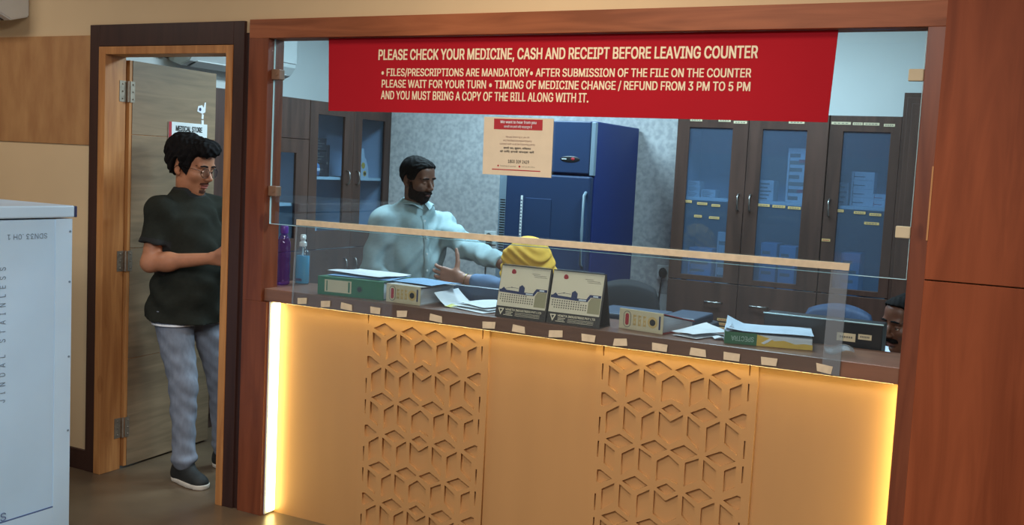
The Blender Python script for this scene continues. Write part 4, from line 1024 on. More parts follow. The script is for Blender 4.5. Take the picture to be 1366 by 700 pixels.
# ------------------------------------------------------------------ people
def V3(*a): return np.array(a, dtype=np.float64)
def nrm(v): v = np.asarray(v, float); return v / np.linalg.norm(v)
class Field:
    """distance field on a rectilinear grid; bodies and clothes are grown in it and skinned as one surface"""
    def __init__(s, lo, hi, h, zfine=None):
        s.x = np.arange(lo[0], hi[0], h); s.y = np.arange(lo[1], hi[1], h)
        if zfine: s.z = np.concatenate([np.arange(lo[2], zfine[0], h), np.arange(zfine[0], zfine[1], zfine[2]), np.arange(zfine[1], hi[2], h)])
        else: s.z = np.arange(lo[2], hi[2], h)
        s.F = np.full((len(s.x), len(s.y), len(s.z)), 1.0, dtype=np.float32)
    def sl(s, lo, hi):
        r = []
        for ax, a, b in ((s.x, lo[0], hi[0]), (s.y, lo[1], hi[1]), (s.z, lo[2], hi[2])):
            r.append(slice(int(np.searchsorted(ax, a)), int(np.searchsorted(ax, b))))
        return tuple(r)
    def grid(s, sl):
        return s.x[sl[0]][:, None, None], s.y[sl[1]][None, :, None], s.z[sl[2]][None, None, :]
    def put(s, sl, d, k, mode='add'):
        A = s.F[sl]
        if A.size == 0: return
        if mode == 'sub': d = -d; 
        if mode == 'add':
            if k > 0:
                h = np.maximum(k - np.abs(A - d), 0) / k; s.F[sl] = np.minimum(A, d) - h * h * k * .25
            else: s.F[sl] = np.minimum(A, d)
        else:
            if k > 0:
                h = np.maximum(k - np.abs(A - d), 0) / k; s.F[sl] = np.maximum(A, d) + h * h * k * .25
            else: s.F[sl] = np.maximum(A, d)
    def cap(s, a, b, ra, rb=None, k=.02, mode='add', cut=None, flat=None):
        """tapered capsule; cut: drop what lies beyond fraction cut along a->b; flat: squash along a direction (dir, factor)"""
        rb = ra if rb is None else rb; a = np.asarray(a, float); b = np.asarray(b, float)
        R = max(ra, rb) + k + .012
        sl = s.sl(np.minimum(a, b) - R, np.maximum(a, b) + R); X, Y, Z = s.grid(sl)
        d = b - a; L2 = float(d @ d)
        px, py, pz = X - a[0], Y - a[1], Z - a[2]
        t0 = (px * d[0] + py * d[1] + pz * d[2]) / L2; t = np.clip(t0, 0, 1)
        qx, qy, qz = px - t * d[0], py - t * d[1], pz - t * d[2]
        if flat is not None:
            n, f = flat; n = nrm(n); w = (qx * n[0] + qy * n[1] + qz * n[2]) * (1 / f - 1); qx, qy, qz = qx + w * n[0], qy + w * n[1], qz + w * n[2]
        D = np.sqrt(qx * qx + qy * qy + qz * qz) - (ra + (rb - ra) * t)
        if cut is not None: D = np.maximum(D, (t0 - cut) * math.sqrt(L2))
        s.put(sl, D.astype(np.float32), k, mode)
    def ell(s, c, r, k=.02, R=None, mode='add'):
        c = np.asarray(c, float); r = np.asarray(r, float); m = r.max() + k + .012
        sl = s.sl(c - m, c + m); X, Y, Z = s.grid(sl); X, Y, Z = X - c[0], Y - c[1], Z - c[2]
        if R is not None: X, Y, Z = X * R[0, 0] + Y * R[1, 0] + Z * R[2, 0], X * R[0, 1] + Y * R[1, 1] + Z * R[2, 1], X * R[0, 2] + Y * R[1, 2] + Z * R[2, 2]
        k0 = np.sqrt((X / r[0]) ** 2 + (Y / r[1]) ** 2 + (Z / r[2]) ** 2); k1 = np.sqrt((X / r[0] ** 2) ** 2 + (Y / r[1] ** 2) ** 2 + (Z / r[2] ** 2) ** 2) + 1e-9
        s.put(sl, (k0 * (k0 - 1) / k1).astype(np.float32), k, mode)
    def plane(s, p, n, mode='cut'):
        X, Y, Z = s.x[:, None, None], s.y[None, :, None], s.z[None, None, :]
        n = nrm(n); s.F = np.maximum(s.F, ((X - p[0]) * n[0] + (Y - p[1]) * n[1] + (Z - p[2]) * n[2]).astype(np.float32))
    def wrinkle(s, amp, freqs):
        X, Y, Z = s.x[:, None, None], s.y[None, :, None], s.z[None, None, :]
        near = np.abs(s.F) < .05
        d = np.zeros_like(s.F)
        for (fx_, fy_, fz_, ph) in freqs:
            w = np.sin(X * fx_ + Y * fy_ + Z * fz_ + ph + 1.3 * np.sin(Z * 9 + X * 7 + ph * 2) + .9 * np.sin(Y * 11 - Z * 5 + ph))
            d += w.astype(np.float32)
        s.F += np.where(near, d * amp, 0)
    def mesh(s, origin=(0, 0, 0)):
        F = s.F; S = F < 0
        nx, ny, nz = F.shape
        c = np.zeros((nx - 1, ny - 1, nz - 1), dtype=np.int8)
        for i in (0, 1):
            for j in (0, 1):
                for k in (0, 1): c += S[i:nx - 1 + i, j:ny - 1 + j, k:nz - 1 + k]
        act = np.argwhere((c > 0) & (c < 8))
        idx = np.full(c.shape, -1, dtype=np.int64); idx[act[:, 0], act[:, 1], act[:, 2]] = np.arange(len(act))
        P = np.zeros((len(act), 3)); N = np.zeros(len(act))
        cs = [(i, j, k) for i in (0, 1) for j in (0, 1) for k in (0, 1)]
        for a in cs:
            for ax in range(3):
                if a[ax] == 0:
                    b = list(a); b[ax] = 1
                    fa = F[act[:, 0] + a[0], act[:, 1] + a[1], act[:, 2] + a[2]].astype(float); fb = F[act[:, 0] + b[0], act[:, 1] + b[1], act[:, 2] + b[2]].astype(float)
                    m = (fa < 0) != (fb < 0)
                    t = np.where(m, fa / np.where(m, fa - fb, 1), 0)
                    q = act + np.array(a); q = q.astype(float); q[:, ax] += t
                    P[m] += q[m]; N[m] += 1
        P /= N[:, None]
        W = np.stack([np.interp(P[:, 0], np.arange(nx), s.x), np.interp(P[:, 1], np.arange(ny), s.y), np.interp(P[:, 2], np.arange(nz), s.z)], 1)
        quads = []
        for ax in range(3):
            a = [slice(None)] * 3; b = [slice(None)] * 3
            a[ax] = slice(0, -1); b[ax] = slice(1, None)
            sa, sb_ = S[tuple(a)], S[tuple(b)]
            e = np.argwhere(sa != sb_)
            o1, o2 = [(1, 2), (2, 0), (0, 1)][ax]
            ok = (e[:, o1] > 0) & (e[:, o2] > 0) & (e[:, o1] < F.shape[o1] - 1) & (e[:, o2] < F.shape[o2] - 1)
            e = e[ok]; ins = sa[e[:, 0], e[:, 1], e[:, 2]]
            def cell(d1, d2):
                q = e.copy(); q[:, o1] += d1; q[:, o2] += d2; return idx[q[:, 0], q[:, 1], q[:, 2]]
            Q = np.stack([cell(-1, -1), cell(0, -1), cell(0, 0), cell(-1, 0)], 1)
            Q[~ins] = Q[~ins][:, ::-1]
            quads.append(Q)
        Q = np.concatenate(quads)
        return W, Q
def fobj(name, fld, mats, parent, matfn=None, label=None):
    W, Q = fld.mesh()
    o0 = np.array(parent_world(parent))
    me = bpy.data.meshes.new(name)
    me.vertices.add(len(W)); me.vertices.foreach_set('co', (W - o0).astype(np.float32).ravel())
    me.loops.add(len(Q) * 4); me.loops.foreach_set('vertex_index', Q.astype(np.int32).ravel())
    me.polygons.add(len(Q)); me.polygons.foreach_set('loop_start', np.arange(0, len(Q) * 4, 4, dtype=np.int32))
    if not isinstance(mats, (list, tuple)): mats = [mats]
    for m in mats: me.materials.append(M[m])
    if matfn is not None:
        C = W[Q].mean(1); me.polygons.foreach_set('material_index', matfn(C).astype(np.int32))
    me.polygons.foreach_set('use_smooth', np.ones(len(Q), dtype=bool))
    me.update(calc_edges=True); me.validate()
    o = bpy.data.objects.new(name, me); COL.objects.link(o); o.parent = parent
    if label: o['label'] = label
    return o
def parent_world(p):
    l = Vector((0, 0, 0))
    while p is not None: l = l + p.location; p = p.parent
    return l
class Head:
    """head frame: face looks along local -y, left ear at +x, up +z, origin between the ears"""
    def __init__(s, pos, heading, pitch=0.0, roll=0.0, sc=1.0):
        R = Matrix.Rotation(heading + PI / 2, 4, 'Z') @ Matrix.Rotation(pitch, 4, 'X') @ Matrix.Rotation(roll, 4, 'Y')
        s.M = Matrix.Translation(pos) @ R @ Matrix.Scale(sc, 4)
        s.R = np.array(R.to_3x3()); s.p = np.array(pos, float); s.s = sc
    def w(s, x, y, z): return s.p + s.s * (s.R @ np.array((x, y, z), float))
    def local(s, X, Y, Z):
        X, Y, Z = X - s.p[0], Y - s.p[1], Z - s.p[2]; R = s.R
        return (X * R[0, 0] + Y * R[1, 0] + Z * R[2, 0]) / s.s, (X * R[0, 1] + Y * R[1, 1] + Z * R[2, 1]) / s.s, (X * R[0, 2] + Y * R[1, 2] + Z * R[2, 2]) / s.s
    def grow(s, f, lids=.55, nose=1.0):
        E = lambda c, r, k=.02, mode='add', R=None: f.ell(s.w(*c), np.array(r) * s.s, k * s.s, s.R if R is None else s.R @ R, mode)
        K = lambda a, b, ra, rb, k=.015, mode='add': f.cap(s.w(*a), s.w(*b), ra * s.s, rb * s.s, k * s.s, mode)
        E((0, .014, .036), (.074, .096, .084)); E((0, -.026, -.030), (.058, .064, .082), .03)
        E((0, -.060, -.092), (.026, .022, .020), .03)
        for q in (-1, 1):
            E((q * .046, -.010, -.062), (.018, .032, .030), .03); E((q * .042, -.058, -.018), (.024, .026, .022), .025)
            E((q * .030, -.083, .025), (.026, .012, .010), .015)
        E((0, -.06, .06), (.055, .035, .04), .03)
        for q in (-1, 1): E((q * .032, -.104, .004), (.019, .017, .012), .012, 'sub')
        K((0, -.086, .016), (0, -.111 - .004 * (nose - 1), -.026), .0085, .0115, .012)
        for q in (-1, 1): E((q * .0125, -.099, -.031), (.0085, .011, .0075), .008)
        K((0, -.10, -.034), (0, -.088, -.05), .007, .010, .012)
        E((0, -.0895, -.0575), (.024, .0095, .006), .006); E((0, -.087, -.0695), (.020, .0105, .0068), .006)
        E((0, -.100, -.0632), (.023, .011, .0011), .002, 'sub')
        E((0, -.086, -.079), (.018, .006, .004), .008, 'sub')
        for q in (-1, 1):
            rz = np.array(Matrix.Rotation(q * .25, 3, 'Z') @ Matrix.Rotation(.12, 3, 'X'))
            E((q * .077, .016, .002), (.007, .020, .032), .006, 'add', rz); E((q * .0835, .013, .004), (.005, .011, .019), .005, 'sub', rz); E((q * .075, .008, -.024), (.007, .010, .011), .006)
        # lids close over the eyeball from above
        for q in (-1, 1):
            c = s.w(q * .032, -.0765, .003); r = .0142 * s.s
            sl = f.sl(c - .03, c + .03); X, Y, Z = f.grid(sl); lx, ly, lz = s.local(X, Y, Z)
            d = np.sqrt((X - c[0]) ** 2 + (Y - c[1]) ** 2 + (Z - c[2]) ** 2) - r
            zz = lz - .003; ed = np.abs(lx - q * .032)
            top = .004 - .012 * lids - ed * ed * 14; bot = -.0068 + ed * ed * 14
            gap = np.minimum(top - zz, zz - bot) * s.s
            f.put(sl, np.maximum(d, gap).astype(np.float32), .003 * s.s)
    def eyes(s, parent, pitch=-.35):
        for q in (-1, 1):
            bm = new_bm(); sphere(bm, (0, 0, 0), .0128, 20)
            R = Matrix.Rotation(-pitch, 4, 'X')
            for f in bm.faces:
                c = (R.inverted() @ f.calc_center_median()).normalized()
                a = c.angle(Vector((0, -1, 0)))
                f.material_index = 2 if a < .22 else (1 if a < .48 else 0)
            bmesh.ops.transform(bm, matrix=s.M @ Matrix.Translation((q * .032, -.0765, .003)), verts=bm.verts)
            obj('eye', bm, ['eye_white', 'iris_brown', 'ink_black'], parent, smooth=True)
    def shell(s, res=.003, pad=.06, **kw):
        f = Field(s.p - .15 * s.s - pad, s.p + .15 * s.s + pad, res); s.grow(f, **kw)
        X, Y, Z = f.x[:, None, None], f.y[None, :, None], f.z[None, None, :]
        return f, s.local(X, Y, Z)
def smax(a, b, k):
    h = np.maximum(k - np.abs(a - b), 0) / k; return np.maximum(a, b) + h * h * k * .25
def smin(a, b, k):
    h = np.maximum(k - np.abs(a - b), 0) / k; return np.minimum(a, b) - h * h * k * .25
def strands(L, amp, f1=190., f2=120.):
    x, y, z = L
    return amp * (np.sin(x * f1 + 5 * np.sin(y * 40 + z * 22)) * .6 + np.sin((y + z * .6) * f2 + 4 * np.sin(x * 45)) * .4)
def brows(f, L, F0):
    x, y, z = L; ax = np.abs(x)
    zc = .0275 + .10 * (ax - .012) - 2.2 * np.maximum(ax - .034, 0) ** 1.0 * .12
    reg = np.maximum.reduce([np.abs(z - zc) - (.0042 - .045 * np.maximum(ax - .03, 0)), .011 - ax, ax - .054, y + .045 + 0 * z])
    return smax(F0 - .0026, reg, .002)
def hand(f, wrist, d, t, p, curl=.5, side=1, thumb=.8, sc=1.0, spread=.12):
    """palm and five bent fingers; d along the hand, t towards the thumb, p the way the palm faces"""
    d = nrm(d); t = nrm(np.asarray(t, float) - d * (np.asarray(t, float) @ d)); p = nrm(np.asarray(p, float) - d * (np.asarray(p, float) @ d) - t * (np.asarray(p, float) @ t))
    w = np.asarray(wrist, float)
    for i, (o, L, k0) in enumerate(((.031, (.041, .025, .020), .092), (.0105, (.046, .029, .021), .097), (-.0105, (.042, .027, .020), .093), (-.030, (.033, .020, .017), .085))):
        kn = w + sc * (d * k0 + t * o)
        f.cap(w + sc * t * o * .55, kn, .0135 * sc, .0112 * sc, .012 * sc)
        a = spread * (o / .03); cur = kn; ang = 0.0
        base = nrm(d * math.cos(a) + t * math.sin(a))
        r = (.0088, .0082, .0074, .0064)
        for j in range(3):
            ang += curl * (.75, 1.0, .65)[j] * (1 + .06 * i)
            dr = base * math.cos(ang) + p * math.sin(ang)
            nx = cur + sc * L[j] * dr
            q = .92 if i == 3 else 1.0
            f.cap(cur, nx, r[j] * sc * q, r[j + 1] * sc * q, .003 * sc); cur = nx
    b = w + sc * (d * .028 + t * .026 + p * .006); td = nrm(d * (1 - thumb) * 1.2 + t * thumb + p * .25)
    m = b + sc * .044 * td; td2 = nrm(td + d * .25); n = m + sc * .033 * td2; e = n + sc * .026 * nrm(td2 + d * .12)
    f.cap(w + sc * (d * .012 + t * .012), b, .014 * sc, .014 * sc, .012 * sc); f.cap(b, m, .0135 * sc, .0105 * sc, .010 * sc); f.cap(m, n, .0102 * sc, .0092 * sc, .003 * sc); f.cap(n, e, .0092 * sc, .0072 * sc, .003 * sc)
def shoe(root, heel, toe, label_extra=None):
    heel = V3(*heel, 0); toe = V3(*toe, 0); d = nrm(toe - heel); n = V3(-d[1], d[0], 0); L = np.linalg.norm(toe - heel)
    P = lambda a, b, z: heel + d * a * L + n * b + V3(0, 0, z)
    lo = np.minimum(heel, toe) - .09; hi = np.maximum(heel, toe) + .09; hi[2] = .17; lo[2] = -.02
    f = Field(lo, hi, .0035)
    f.cap(P(.16, 0, .030), P(.80, .006, .024), .036, .041, .02, flat=((0, 0, 1), .8)); f.cap(P(.16, 0, .045), P(.34, 0, .085), .034, .040, .03); f.cap(P(.30, 0, .075), P(.72, .004, .038), .036, .030, .03); f.ell(P(.14, 0, .06), (.036, .036, .045), .02)
    f.cap(P(.26, 0, .105), P(.24, 0, .16), .034, .036, .006, mode='sub')
    f.plane((0, 0, .018), (0, 0, -1)); up = fobj('shoe_upper', f, 'shoe_black', root)
    f = Field(lo, hi, .0035)
    f.cap(P(.155, 0, .016), P(.80, .006, .014), .040, .045, .01); f.cap(P(.45, 0, .015), P(.62, 0.002, .014), .040, .043, .02)
    f.plane((0, 0, .023), (0, 0, 1)); f.plane((0, 0, .0008), (0, 0, -1)); fobj('shoe_sole', f, 'shoe_sole', up)
    bm = new_bm()
    for k in range(4):
        a = .42 + .075 * k; z = .098 - .017 * k
        tube(bm, [P(a, -.026, z - .012), P(a + .015, 0, z + .006), P(a + .02, .028, z - .012)], .0024, 6)
    tube(bm, [P(.42, 0, .108), P(.40, .02, .122), P(.44, .035, .112), P(.42, .004, .106), P(.41, -.025, .120), P(.46, -.034, .108), P(.43, 0, .107)], .0022, 6)
    bmesh.ops.transform(bm, matrix=Matrix.Identity(4), verts=bm.verts); obj('laces', bm, 'ink_black', up, smooth=True)
    return up
mat('skin_tan', (176, 118, 86), 0.5, 0.05, 30); mat('skin_brown', (128, 88, 70), 0.5, 0.05, 30); mat('skin_dark', (112, 74, 58), 0.45, 0.05, 30); mat('skin_arm', (176, 130, 110), 0.5, 0.05, 30)
mat('lip_tan', (150, 84, 72), 0.45, 0.03, 30); mat('lip_brown', (104, 62, 56), 0.45, 0.03, 30)
mat('hair_black', (22, 20, 21), 0.8, 0.15, 90, stretch=(1, 1, .2), spec=0.1); mat('beard_black', (46, 36, 34), 0.9, 0.15, 200, spec=0.1); mat('stubble_brown', (84, 56, 46), 0.9, 0.1, 200, spec=0.1)
mat('eye_white', (226, 222, 216), 0.25, 0.01); mat('iris_brown', (52, 32, 22), 0.2, 0.05, 60)
mat('tee_olive', (40, 42, 37), 0.95, 0.06, 60, spec=.1); mat('tee_trim', (24, 24, 24), 0.9, 0.06, 60)
mat('denim_grey', (122, 130, 144), 0.9, 0.0, 60, col2=(108, 116, 129), stretch=(1, 1, .4)); mat('trousers_dark', (40, 42, 52), 0.9, 0.05, 40)
mat('shirt_blue', (148, 170, 174), 0.85, 0.04, 60); mat('shirt_pale', (196, 214, 232), 0.85, 0.04, 60); mat('kurta_blue', (106, 134, 170), 0.85, 0.05, 60)
mat('scarf_yellow', (244, 186, 66), 0.85, 0.05, 40); mat('shoe_black', (28, 31, 31), 0.75, 0.15, 120); mat('shoe_sole', (206, 200, 188), 0.7, 0.04, 40)
mat('button_pale', (216, 226, 228), 0.4, 0.02); mat('spectacle_metal', (70, 64, 60), 0.3, 0.05, 20, metal=1.0); mat('bangle_gold', (196, 170, 110), 0.3, 0.05, 20, metal=1.0)

# --- the man standing in the doorway
p1 = thing('person', 'person standing in the doorway in dark olive t-shirt, grey jeans and round glasses', 'person', (-3.62, .26, 0))
HD = Head((-3.715, .265, 1.507), R_(6), R_(10), 0, 1.07)
J = dict(neck=V3(-3.735, .262, 1.385), chest=V3(-3.71, .255, 1.15), waist=V3(-3.705, .255, 1.0), hip=V3(-3.71, .255, .86),
         sR=V3(-3.735, .090, 1.305), eR=V3(-3.740, .040, 1.055), wR=V3(-3.435, .125, 1.098), sL=V3(-3.70, .420, 1.305), eL=V3(-3.61, .485, 1.08), wL=V3(-3.40, .345, 1.13),
         hR=V3(-3.735, .165, .86), kR=V3(-3.615, .145, .47), aR=V3(-3.585, .125, .085), hL=V3(-3.70, .345, .86), kL=V3(-3.605, .385, .47), aL=V3(-3.615, .425, .085))
f = Field((-4.02, -.06, .02), (-3.18, .62, 1.74), .0042, (1.38, 1.70, .003))
f.ell(J['chest'], (.115, .165, .20), .05); f.cap(J['waist'], J['hip'], .100, .098, .06, flat=((1, 0, 0), .85))
f.cap(J['neck'] - V3(0, 0, .05), HD.w(0, .015, -.05), .056, .052, .03)
for a, b, c in (('sR', 'eR', 'wR'), ('sL', 'eL', 'wL')):
    f.cap(J['neck'] - V3(0, 0, .06), J[a], .055, .052, .05); f.cap(J[a], J[b], .050, .041, .02); f.cap(J[b], J[c], .043, .026, .02)
    f.ell(J[b] * .72 + J[c] * .28, (.047, .042, .044), .03)
for a, b, c in (('hR', 'kR', 'aR'), ('hL', 'kL', 'aL')): f.cap(J[a], J[b], .070, .050, .03); f.cap(J[b], J[c], .048, .034, .02)
hand(f, J['wR'], (1, .30, .02), (0, -.2, 1), (0, 1, .1), .45, 1, .55); hand(f, J['wL'], (1, -.35, -.05), (0, .2, 1), (0, -1, 0), .45, -1, .55)
HD.grow(f, .62)
def lipfn(H):
    def fn(C):
        x, y, z = H.local(C[:, 0], C[:, 1], C[:, 2]); return ((np.abs(x) < .024 - 0.25 * np.abs(z + .0635)) & (z > -.0755) & (z < -.0525 - .12 * np.abs(x)) & (y < -.083)).astype(int)
    return fn
body = fobj('body', f, ['skin_tan', 'lip_tan'], p1, lipfn(HD)); HD.eyes(body, -.5)
# t-shirt
f = Field((-4.02, -.06, .70), (-3.40, .60, 1.47), .0042)
f.ell(J['chest'] + V3(0, 0, .01), (.135, .185, .21), .06); f.cap(J['chest'] - V3(0, 0, .08), J['hip'] - V3(.018, 0, .12), .150, .200, .05, flat=((1, 0, 0), .94))
f.ell(J['waist'] + V3(.04, 0, -.06), (.125, .15, .14), .06)
f.cap(J['neck'] - V3(0, 0, .02), J['neck'] - V3(0, 0, .09), .074, .09, .04)
for a, b in (('sR', 'eR'), ('sL', 'eL')):
    f.cap(J['neck'] - V3(0, 0, .050), J[a], .054, .058, .06); f.cap(J[a], J[b], .064, .066, .035, cut=.62)
f.wrinkle(.0034, [(28, 20, 34, 0.), (-22, 40, 18, 1.7), (10, -30, 46, 3.1)])
f.wrinkle(.0018, [(60, 50, -40, 0.5), (-70, 40, 55, 2.2)])
f.cap(HD.w(0, .03, -.06), J['neck'] + V3(.012, 0, .012), .070, .064, .006, mode='sub')
f.plane((-3.7, .26, .772), (-.06, 0, -1))
def teefn(C):
    r = np.zeros(len(C), int)
    for a, b in (('sR', 'eR'), ('sL', 'eL')):
        d = J[b] - J[a]; t = ((C - J[a]) @ d) / (d @ d); q = C - J[a] - np.clip(t, 0, 1)[:, None] * d
        r |= ((t > .555) & (np.linalg.norm(q, axis=1) < .085)).astype(int)
    n = J['neck'] + V3(.012, 0, .012); a = HD.w(0, .03, -.06); d = n - a; t = ((C - a) @ d) / (d @ d); q = C - a - np.clip(t, 0, 1)[:, None] * d
    r |= (np.linalg.norm(q, axis=1) < .080).astype(int)
    return r
fobj('t_shirt', f, ['tee_olive', 'tee_trim'], p1, teefn)
# jeans
f = Field((-3.98, -.02, .05), (-3.42, .58, .92), .0045)
for a, b, c, q in (('hR', 'kR', 'aR', 1), ('hL', 'kL', 'aL', -1)):
    f.cap(J[a], J[b], .096, .066, .03); f.cap(J[b], J[c] + V3(0, 0, .02), .065, .050, .02)
    f.ell(J[c] + V3(0.005, 0, .035), (.062, .06, .035), .012)
f.cap(J['hip'] + V3(0, -.05, -.02), J['hip'] + V3(0, .05, -.02), .105, .105, .03)
f.wrinkle(.0016, [(26, 46, 38, 0.), (-40, 32, 54, 1.1), (34, -50, 24, 2.6)]); f.wrinkle(.0012, [(70, 30, 90, 1.0), (-60, 55, 60, 0.3)])
f.plane((0, 0, .825), (0, 0, 1)); f.plane((0, 0, .07), (0, 0, -1))
jn = fobj('jeans', f, 'denim_grey', p1)
f = Field((-3.98, .0, .70), (-3.45, .56, .80), .004)
f.cap(J['hR'], J['kR'], .108, .080, .03); f.cap(J['hL'], J['kL'], .108, .080, .03); f.cap(J['hip'] + V3(0, -.05, -.02), J['hip'] + V3(0, .05, -.02), .125, .125, .04)
f.F = np.maximum(f.F, np.abs(f.z[None, None, :] - .760 + 0 * f.F) - .0045); fobj('undershirt_hem', f, 'white_paper', p1, None, 'white hem showing below the t-shirt')
shoe(p1, (-3.665, .150), (-3.420, .100)); shoe(p1, (-3.675, .425), (-3.415, .445))
# hair, brows, moustache and stubble
f, L = HD.shell(lids=.62); x, y, z = L; F0 = f.F.copy()
line = np.interp(y, [-.12, -.085, -.060, -.046, -.030, -.010, .012, .030, .050, .12], [.088, .082, .060, .035, -.030, -.006, .044, .040, -.040, -.075])
thick = np.interp(z, [-.08, -.02, .035, .07, .10, .13], [.004, .006, .012, .022, .032, .036]) + .014 * np.clip(y / .08, 0, 1)
F = smax(F0 - thick, line - z, .012)
fr = np.sqrt(((x + .015) / .066) ** 2 + ((y + .082) / .046) ** 2 + ((z - .112) / .036) ** 2) - 1
F = smin(F, fr * .036, .02)
fr = np.sqrt(((x + .04) / .045) ** 2 + ((y + .098) / .030) ** 2 + ((z - .098) / .030) ** 2) - 1
F = smin(F, fr * .028, .015)
f.F = (F + strands(L, .0034, 150, 120) + strands((y, z, x), .0022, 240, 180)).astype(np.float32); fobj('hair', f, 'hair_black', p1)
f.F = brows(f, L, F0).astype(np.float32); fobj('eyebrows', f, 'hair_black', p1)
ms = np.maximum.reduce([np.abs(z + .0475 + .25 * np.abs(x)) - .0055, np.abs(x) - .027, y + .07])
gt = np.maximum.reduce([np.abs(z + .0945) - .013, np.abs(x) - .024, y + .05])
f.F = np.minimum(smax(F0 - .0016, ms, .003), smax(F0 - .0012, gt, .003)).astype(np.float32); fobj('moustache', f, 'stubble_brown', p1)
# glasses
gl = obj('glasses', (lambda bm: ([tube(bm, [HD.M @ Vector((q * .033 + .0235 * math.cos(a), -.109 + .010 * (abs(q * .033 + .0235 * math.cos(a)) / .056) ** 2, .000 + .0215 * math.sin(a))) for a in [2 * PI * k / 28 for k in range(29)]], .0013, 6) for q in (-1, 1)],
    tube(bm, [HD.M @ Vector(v) for v in ((-.0105, -.109, .006), (0, -.113, .009), (.0105, -.109, .006))], .0013, 6),
    [tube(bm, [HD.M @ Vector(v) for v in ((q * .056, -.100, .008), (q * .074, -.085, .012), (q * .081, -.02, .012), (q * .080, .018, .008), (q * .080, .034, -.012))], .0014, 6) for q in (-1, 1)], bm)[-1])(new_bm()), 'spectacle_metal', p1, smooth=True)
for q in (-1, 1):
    bm = new_bm(); cyl(bm, HD.M @ Vector((q * .033, -.1065, 0)), HD.M @ Vector((q * .033, -.1050, 0)), .0225, seg=24); obj('lens', bm, 'spectacle_glass', gl)

# --- the man in the pale blue shirt behind the counter
p2 = thing('person', 'bearded person in pale blue shirt standing behind the counter, one arm reaching out', 'person', (-2.98, 1.14, 0))
H2 = Head((-2.952, 1.10, 1.498), R_(-8), R_(9), R_(-4), .94)
hd = R_(-27); fw = V3(math.cos(hd), math.sin(hd), 0); rt = V3(math.sin(hd), -math.cos(hd), 0); c0 = V3(-2.985, 1.14, 0)
Q = lambda a, b, z: c0 + fw * a + rt * b + V3(0, 0, z)
J2 = dict(neck=Q(-.005, 0, 1.375), chest=Q(.005, 0, 1.14), waist=Q(.015, 0, .97), hip=Q(0, 0, .86), sR=Q(-.01, .185, 1.285), eR=Q(-.03, .225, 1.03), wR=Q(.20, .20, .93), sL=Q(.02, -.152, 1.270), eL=V3(-2.685, 1.215, 1.155), wL=V3(-2.435, 1.12, 1.10))
f = Field((-3.36, .74, .02), (-2.24, 1.46, 1.69), .0045, (1.36, 1.66, .003))
f.ell(J2['chest'], (.100, .135, .19), .05, np.stack([fw, -rt, V3(0, 0, 1)], 1)); f.cap(J2['waist'], J2['hip'], .100, .115, .06); f.cap(J2['neck'] - V3(0, 0, .05), H2.w(0, .015, -.05), .054, .050, .03)
for a, b, c in (('sR', 'eR', 'wR'), ('sL', 'eL', 'wL')): f.cap(J2['neck'] - V3(0, 0, .06), J2[a], .05, .05, .05); f.cap(J2[a], J2[b], .047, .038, .02); f.cap(J2[b], J2[c], .039, .025, .02)
for q in (-1, 1): f.cap(Q(0, .085 * q, .86), Q(.01, .10 * q, .46), .075, .052, .03); f.cap(Q(.01, .10 * q, .46), Q(0, .10 * q, .09), .05, .034, .02)
hand(f, J2['wR'], fw * .9 + V3(0, 0, -.25), -rt, V3(0, 0, -1), .35, 1, .6); hand(f, J2['wL'], (1, -.25, -.12), (0, .1, 1), (.2, 1, 0), .5, -1, .5)
H2.grow(f, .70)
b2 = fobj('body', f, ['skin_brown', 'lip_brown'], p2, lipfn(H2)); H2.eyes(b2, -.5)
f = Field((-3.38, .74, .74), (-2.40, 1.48, 1.47), .0042)
f.ell(J2['chest'] + V3(0, 0, .01), (.128, .160, .21), .06, np.stack([fw, -rt, V3(0, 0, 1)], 1)); f.cap(J2['chest'] - V3(0, 0, .08) + rt * .03, J2['hip'] - V3(0, 0, .06) + rt * .03, .142, .15, .05, flat=(fw, .88)); f.cap(J2['chest'] - V3(0, 0, .08) - rt * .03, J2['hip'] - V3(0, 0, .06) - rt * .03, .142, .15, .05, flat=(fw, .88))
f.cap(J2['neck'] - V3(0, 0, .02), J2['neck'] - V3(0, 0, .09), .07, .088, .04)
for a, b, c in (('sR', 'eR', 'wR'), ('sL', 'eL', 'wL')):
    f.cap(J2['neck'] - V3(0, 0, .050), J2[a], .053, .056, .06); f.cap(J2[a], J2[b], .061, .056, .04); f.cap(J2[b], J2[c], .057, .042, .02, cut=.96)
f.wrinkle(.0044, [(26, 30, 30, 0.), (-34, 26, 22, 1.2), (12, 34, -44, 2.4)]); f.wrinkle(.0030, [(60, -50, 44, 0.9), (-50, -64, 60, 2.0)])
f.cap(H2.w(0, .03, -.06), J2['neck'] + fw * .012 + V3(0, 0, .005), .064, .060, .006, mode='sub')
f.plane((0, 0, .79), (0, 0, -1))
sh2 = fobj('shirt', f, 'shirt_blue', p2)
